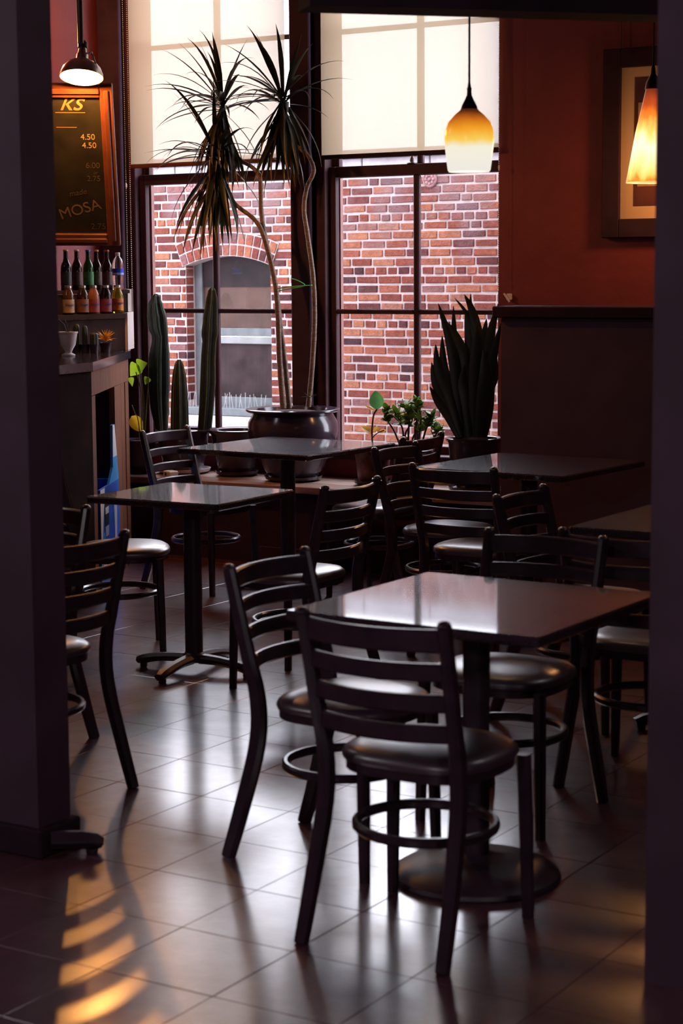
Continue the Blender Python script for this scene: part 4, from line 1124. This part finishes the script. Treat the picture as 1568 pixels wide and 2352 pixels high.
for pts, wd, dy in [
    ([(1062, B0), (1050, 900), (1034, 790), (1006, 696)], 30, -.02), ([(1060, B0), (1055, 900), (1044, 800), (1041, 702)], 26, .05),
    ([(1075, B0), (1078, 900), (1082, 790), (1080, 674)], 30, .03), ([(1085, B0), (1094, 880), (1098, 790), (1086, 720), (1066, 676)], 32, -.03),
    ([(1090, B0), (1100, 880), (1108, 800), (1117, 731)], 32, .04), ([(1100, B0), (1114, 880), (1124, 780), (1144, 698)], 32, .0),
    ([(1096, B0), (1118, 900), (1130, 830), (1150, 742)], 30, -.05), ([(1066, B0), (1046, 930), (1020, 850), (1015, 770)], 30, .02),
    ([(1058, B0), (1030, 910), (1006, 850), (1000, 790)], 28, -.05), ([(1054, B0), (1024, 930), (1000, 880), (991, 832)], 27, -.04),
    ([(1052, B0), (1030, 960), (1004, 920), (987, 888)], 24, -.06), ([(1072, B0), (1074, 900), (1066, 820), (1046, 770), (1028, 741)], 28, -.06),
    ([(1082, B0), (1086, 900), (1080, 800), (1068, 716)], 36, .06), ([(1104, B0), (1122, 900), (1134, 860), (1136, 800)], 30, .05),
    ([(1090, B0), (1090, 900), (1092, 820), (1094, 740)], 36, -.08), ([(1078, B0), (1070, 930), (1062, 880), (1066, 836)], 28, -.1),
    ([(1098, B0), (1106, 930), (1112, 870), (1110, 800)], 36, -.1), ([(1070, B0), (1064, 900), (1058, 830), (1054, 770)], 32, .09),
    ([(1110, B0), (1120, 940), (1122, 880), (1120, 820)], 34, -.02), ([(1085, B0), (1096, 860), (1086, 760), (1068, 715), (1043, 684)], 14, -.04)]:
    blade(pts, wd, dy)

# --- jade plant
c = at_y(942, 1036, 9.03)
jd = thing('potted_jade', 'small jade plant with glossy oval leaves behind the chairs', 'potted plant', (c.x, 9.03, LZ))
saucer(jd, .11)
pot(jd, [(.07, .014), (.085, .04), (.105, .14), (.115, .19), (.125, .20), (.127, .21), (.118, .213), (.105, .208), (.10, .19)], soil=(.103, .195))
lf = MB(); n = 8
vs = []; fs = []
for i in range(7):
    u = i / 6; wd = .0115 * math.sin(PI * min(1, u * .93 + .05)) ** .8
    vs += [(u * .034, -wd, .0), (u * .034, 0, .0022), (u * .034, wd, 0), (u * .034, 0, -.002)]
for i in range(6):
    for a in range(4): b = (a + 1) % 4; fs.append((i * 4 + a, i * 4 + b, (i + 1) * 4 + b, (i + 1) * 4 + a))
fs += [(3, 2, 1, 0), (24, 25, 26, 27)]
lf.add(vs, fs); jme = lf.mesh('leaf', JADE, ang=80)
jorg = Vector((c.x, 9.03, LZ))
def jp(px, py, dy=0): return at_y(px, py, 9.03 + dy) - jorg
stems = [([(921, 1030), (905, 990), (889, 965), (887, 945)], 0), ([(927, 1030), (925, 990), (918, 970), (910, 950)], .03), ([(937, 1030), (938, 985), (940, 960), (930, 935)], -.02),
         ([(952, 1028), (955, 980), (958, 950), (957, 925)], .02), ([(960, 1028), (964, 985), (966, 955), (960, 930)], -.03), ([(968, 1025), (975, 995), (985, 970), (993, 955)], 0),
         ([(985, 1015), (1000, 1000), (1005, 987)], .02), ([(930, 1028), (931, 995), (945, 970), (948, 940)], .05), ([(945, 1028), (950, 1000), (972, 985), (990, 975)], .03)]
for pts, dy in stems:
    P = spline([jp(x, y, dy * (i / len(pts))) for i, (x, y) in enumerate(pts)], 4)
    so = MB().tube(P, .0065, 7, up=(0, 1, 0), scale=[1 - .55 * i / len(P) for i in range(len(P))]).build('stem', WOODSTEM, jd)
    tips = [P[-1], P[-3], P[-6]] if len(P) > 8 else [P[-1], P[-3]]
    for j, tpnt in enumerate(tips):
        for k in range(9 if j == 0 else 7):
            a = random.uniform(0, 6.28)
            o = link('leaf', jme, so, tpnt + Vector((0, 0, random.uniform(-.008, .01))), (random.uniform(-.6, .6), -random.uniform(-.25, 1.25), a))
            s = random.uniform(1.1, 1.7); o.scale = (s, s, s)

# --- young rubber plant with one green and a few dry leaves
c = at_y(856, 1012, 9.03)
fc = thing('potted_rubber_plant', 'thin rubber plant with one green leaf and dry yellow leaves', 'potted plant', (c.x, 9.03, LZ))
forg = Vector((c.x, 9.03, LZ))
saucer(fc, .11)
pot(fc, [(.075, .014), (.085, .03), (.095, .12), (.105, .19), (.112, .20), (.112, .212), (.104, .214), (.095, .2)], soil=(.095, .195), m=mat('painted_red_black_pot', (.10, .03, .03), .4, noise=.9, nscale=18))
def fp_(px, py, dy=0): return at_y(px, py, 9.03 + dy) - forg
MB().tube(spline([fp_(855, 1020), fp_(854, 990), fp_(856, 965), fp_(859, 950), fp_(866, 940)], 4), .005, 7, up=(0, 1, 0)).build('stem', WOODSTEM, fc)
MB().tube(spline([fp_(855, 1006), fp_(862, 998), fp_(872, 992), fp_(882, 988)], 4), .003, 6, up=(0, 1, 0)).build('stem', WOODSTEM, fc)
def oleaf(base, tip, wid, mtl, par, fold=.25, curl=.0, facing=Vector((.5, -.8, .3)), nm='leaf', e=.85):
    ax = tip - base; L = ax.length; ax.normalize(); nrm = (facing - ax * facing.dot(ax)).normalized(); sd = ax.cross(nrm)
    m = MB(); vs = []; fs = []; n = 10
    for i in range(n + 1):
        u = i / n; wd = wid * .5 * (math.sin(PI * u ** e) ** .75 * (1 if e > .6 else 1 - .35 * u) if 0 < u < 1 else .02)
        p = base + ax * L * u - nrm * curl * L * u * u
        vs += [p - sd * wd + nrm * wd * fold, p - sd * wd * .5 + nrm * wd * fold * .35, p, p + sd * wd * .5 + nrm * wd * fold * .35, p + sd * wd + nrm * wd * fold]
    for i in range(n):
        for k in range(4): fs.append((i * 5 + k, i * 5 + k + 1, (i + 1) * 5 + k + 1, (i + 1) * 5 + k))
    m.add(vs, fs); return m.build(nm, mtl, par, ang=80)
oleaf(fp_(866, 941), fp_(862, 897), .082, FICUS, fc, .2)
oleaf(fp_(855, 998), fp_(830, 978), .055, DRY, fc, .5, .1, Vector((.2, -.5, .9)))
oleaf(fp_(856, 994), fp_(872, 984), .050, DRY, fc, .5, .1, Vector((.4, -.5, .9)))
oleaf(fp_(870, 992), fp_(888, 988), .022, DRY, fc, .3)
oleaf(fp_(862, 946), fp_(836, 930), .018, DRY, fc, .4, 0, Vector((.2, -.6, .8)))
oleaf(jp(936, 1022), jp(922, 1002), .05, mat('rust_leaf', (.35, .10, .03), .6), jd, .3, nm='dry_leaf')

# --- lime green plant by the counter
c = at_y(312, 1000, 8.93)
lp = thing('potted_lime_plant', 'lime green plant with a yellow wilted leaf beside the counter', 'potted plant', (c.x, 8.93, LZ))
lorg = Vector((c.x, 8.93, LZ))
saucer(lp, .11)
pot(lp, [(.075, .014), (.09, .04), (.105, .14), (.115, .18), (.122, .19), (.122, .2), (.113, .202), (.105, .19)], soil=(.105, .185))
def lq(px, py, dy=0): return at_y(px, py, 8.93 + dy) - lorg
for i, pts in enumerate([[(325, 1000), (324, 930), (322, 890), (312, 855)], [(328, 1000), (330, 940), (328, 900), (318, 840)], [(332, 1000), (336, 940), (340, 890), (341, 868)], [(322, 1000), (316, 960), (310, 950), (303, 930)]]):
    MB().tube(spline([lq(x, y) for x, y in pts], 5), .0034, 6, up=(0, 1, 0)).build('stem', LSTEM, lp)
fr_ = Vector((.45, -.85, .15))
oleaf(lq(318, 838), lq(299, 864), .10, LIME, lp, .1, 0, fr_, e=.5); oleaf(lq(314, 842), lq(338, 834), .095, LIME, lp, .1, 0, fr_, e=.5)
oleaf(lq(341, 866), lq(333, 884), .05, LIME, lp, .2, 0, fr_, e=.5); oleaf(lq(300, 866), lq(304, 888), .04, LIME, lp, .2, 0, fr_, e=.5)
oleaf(lq(302, 956), lq(328, 992), .08, YELLOW, lp, .4, .1, fr_)

# ================================================================== GLOBE LAMPS ADDED OUT OF VIEW AS AMBIENT FILL
for x, y, zl, en, lab in ((-1.6, -1.3, 2.9, 50, 'added unseen globe fill lamp over the left of the entry room'), (1.4, .6, 2.9, 50, 'added unseen globe fill lamp over the right of the entry room'), (-5.6, 1.2, 2.9, 50, 'added unseen globe fill lamp far left in the entry room'), (-.9, 6.2, 3.65, 12, 'added unseen globe fill lamp behind the right black wall'), (-7.0, 5.2, 3.65, 14, 'added unseen globe fill lamp behind the left black wall')):
    t = thing('globe_fill_lamp', lab, 'lamp', (x, y, zl), group='added globe fill lamps')
    MB().sphere((0, 0, 0), .16, 20, 12).build('globe', mat('added_lit_globe_glass', (.8, .75, .72), .4, emit=(1, .9, .9), estr=1.2), t)  # globe of the added fill lamp
    MB().lathe([(.05, .15), (.05, .18), (.02, .2)], 16).build('cap', BRASS, t)
    MB().tube([(0, 0, .19), (0, 0, CZ - zl)], .006, 8).build('added_rod', BRASS, t)
    for zz in (-.4,): light('globe_fill_light', (x, y, zl - .40), en, (1., .90, .95), .2)
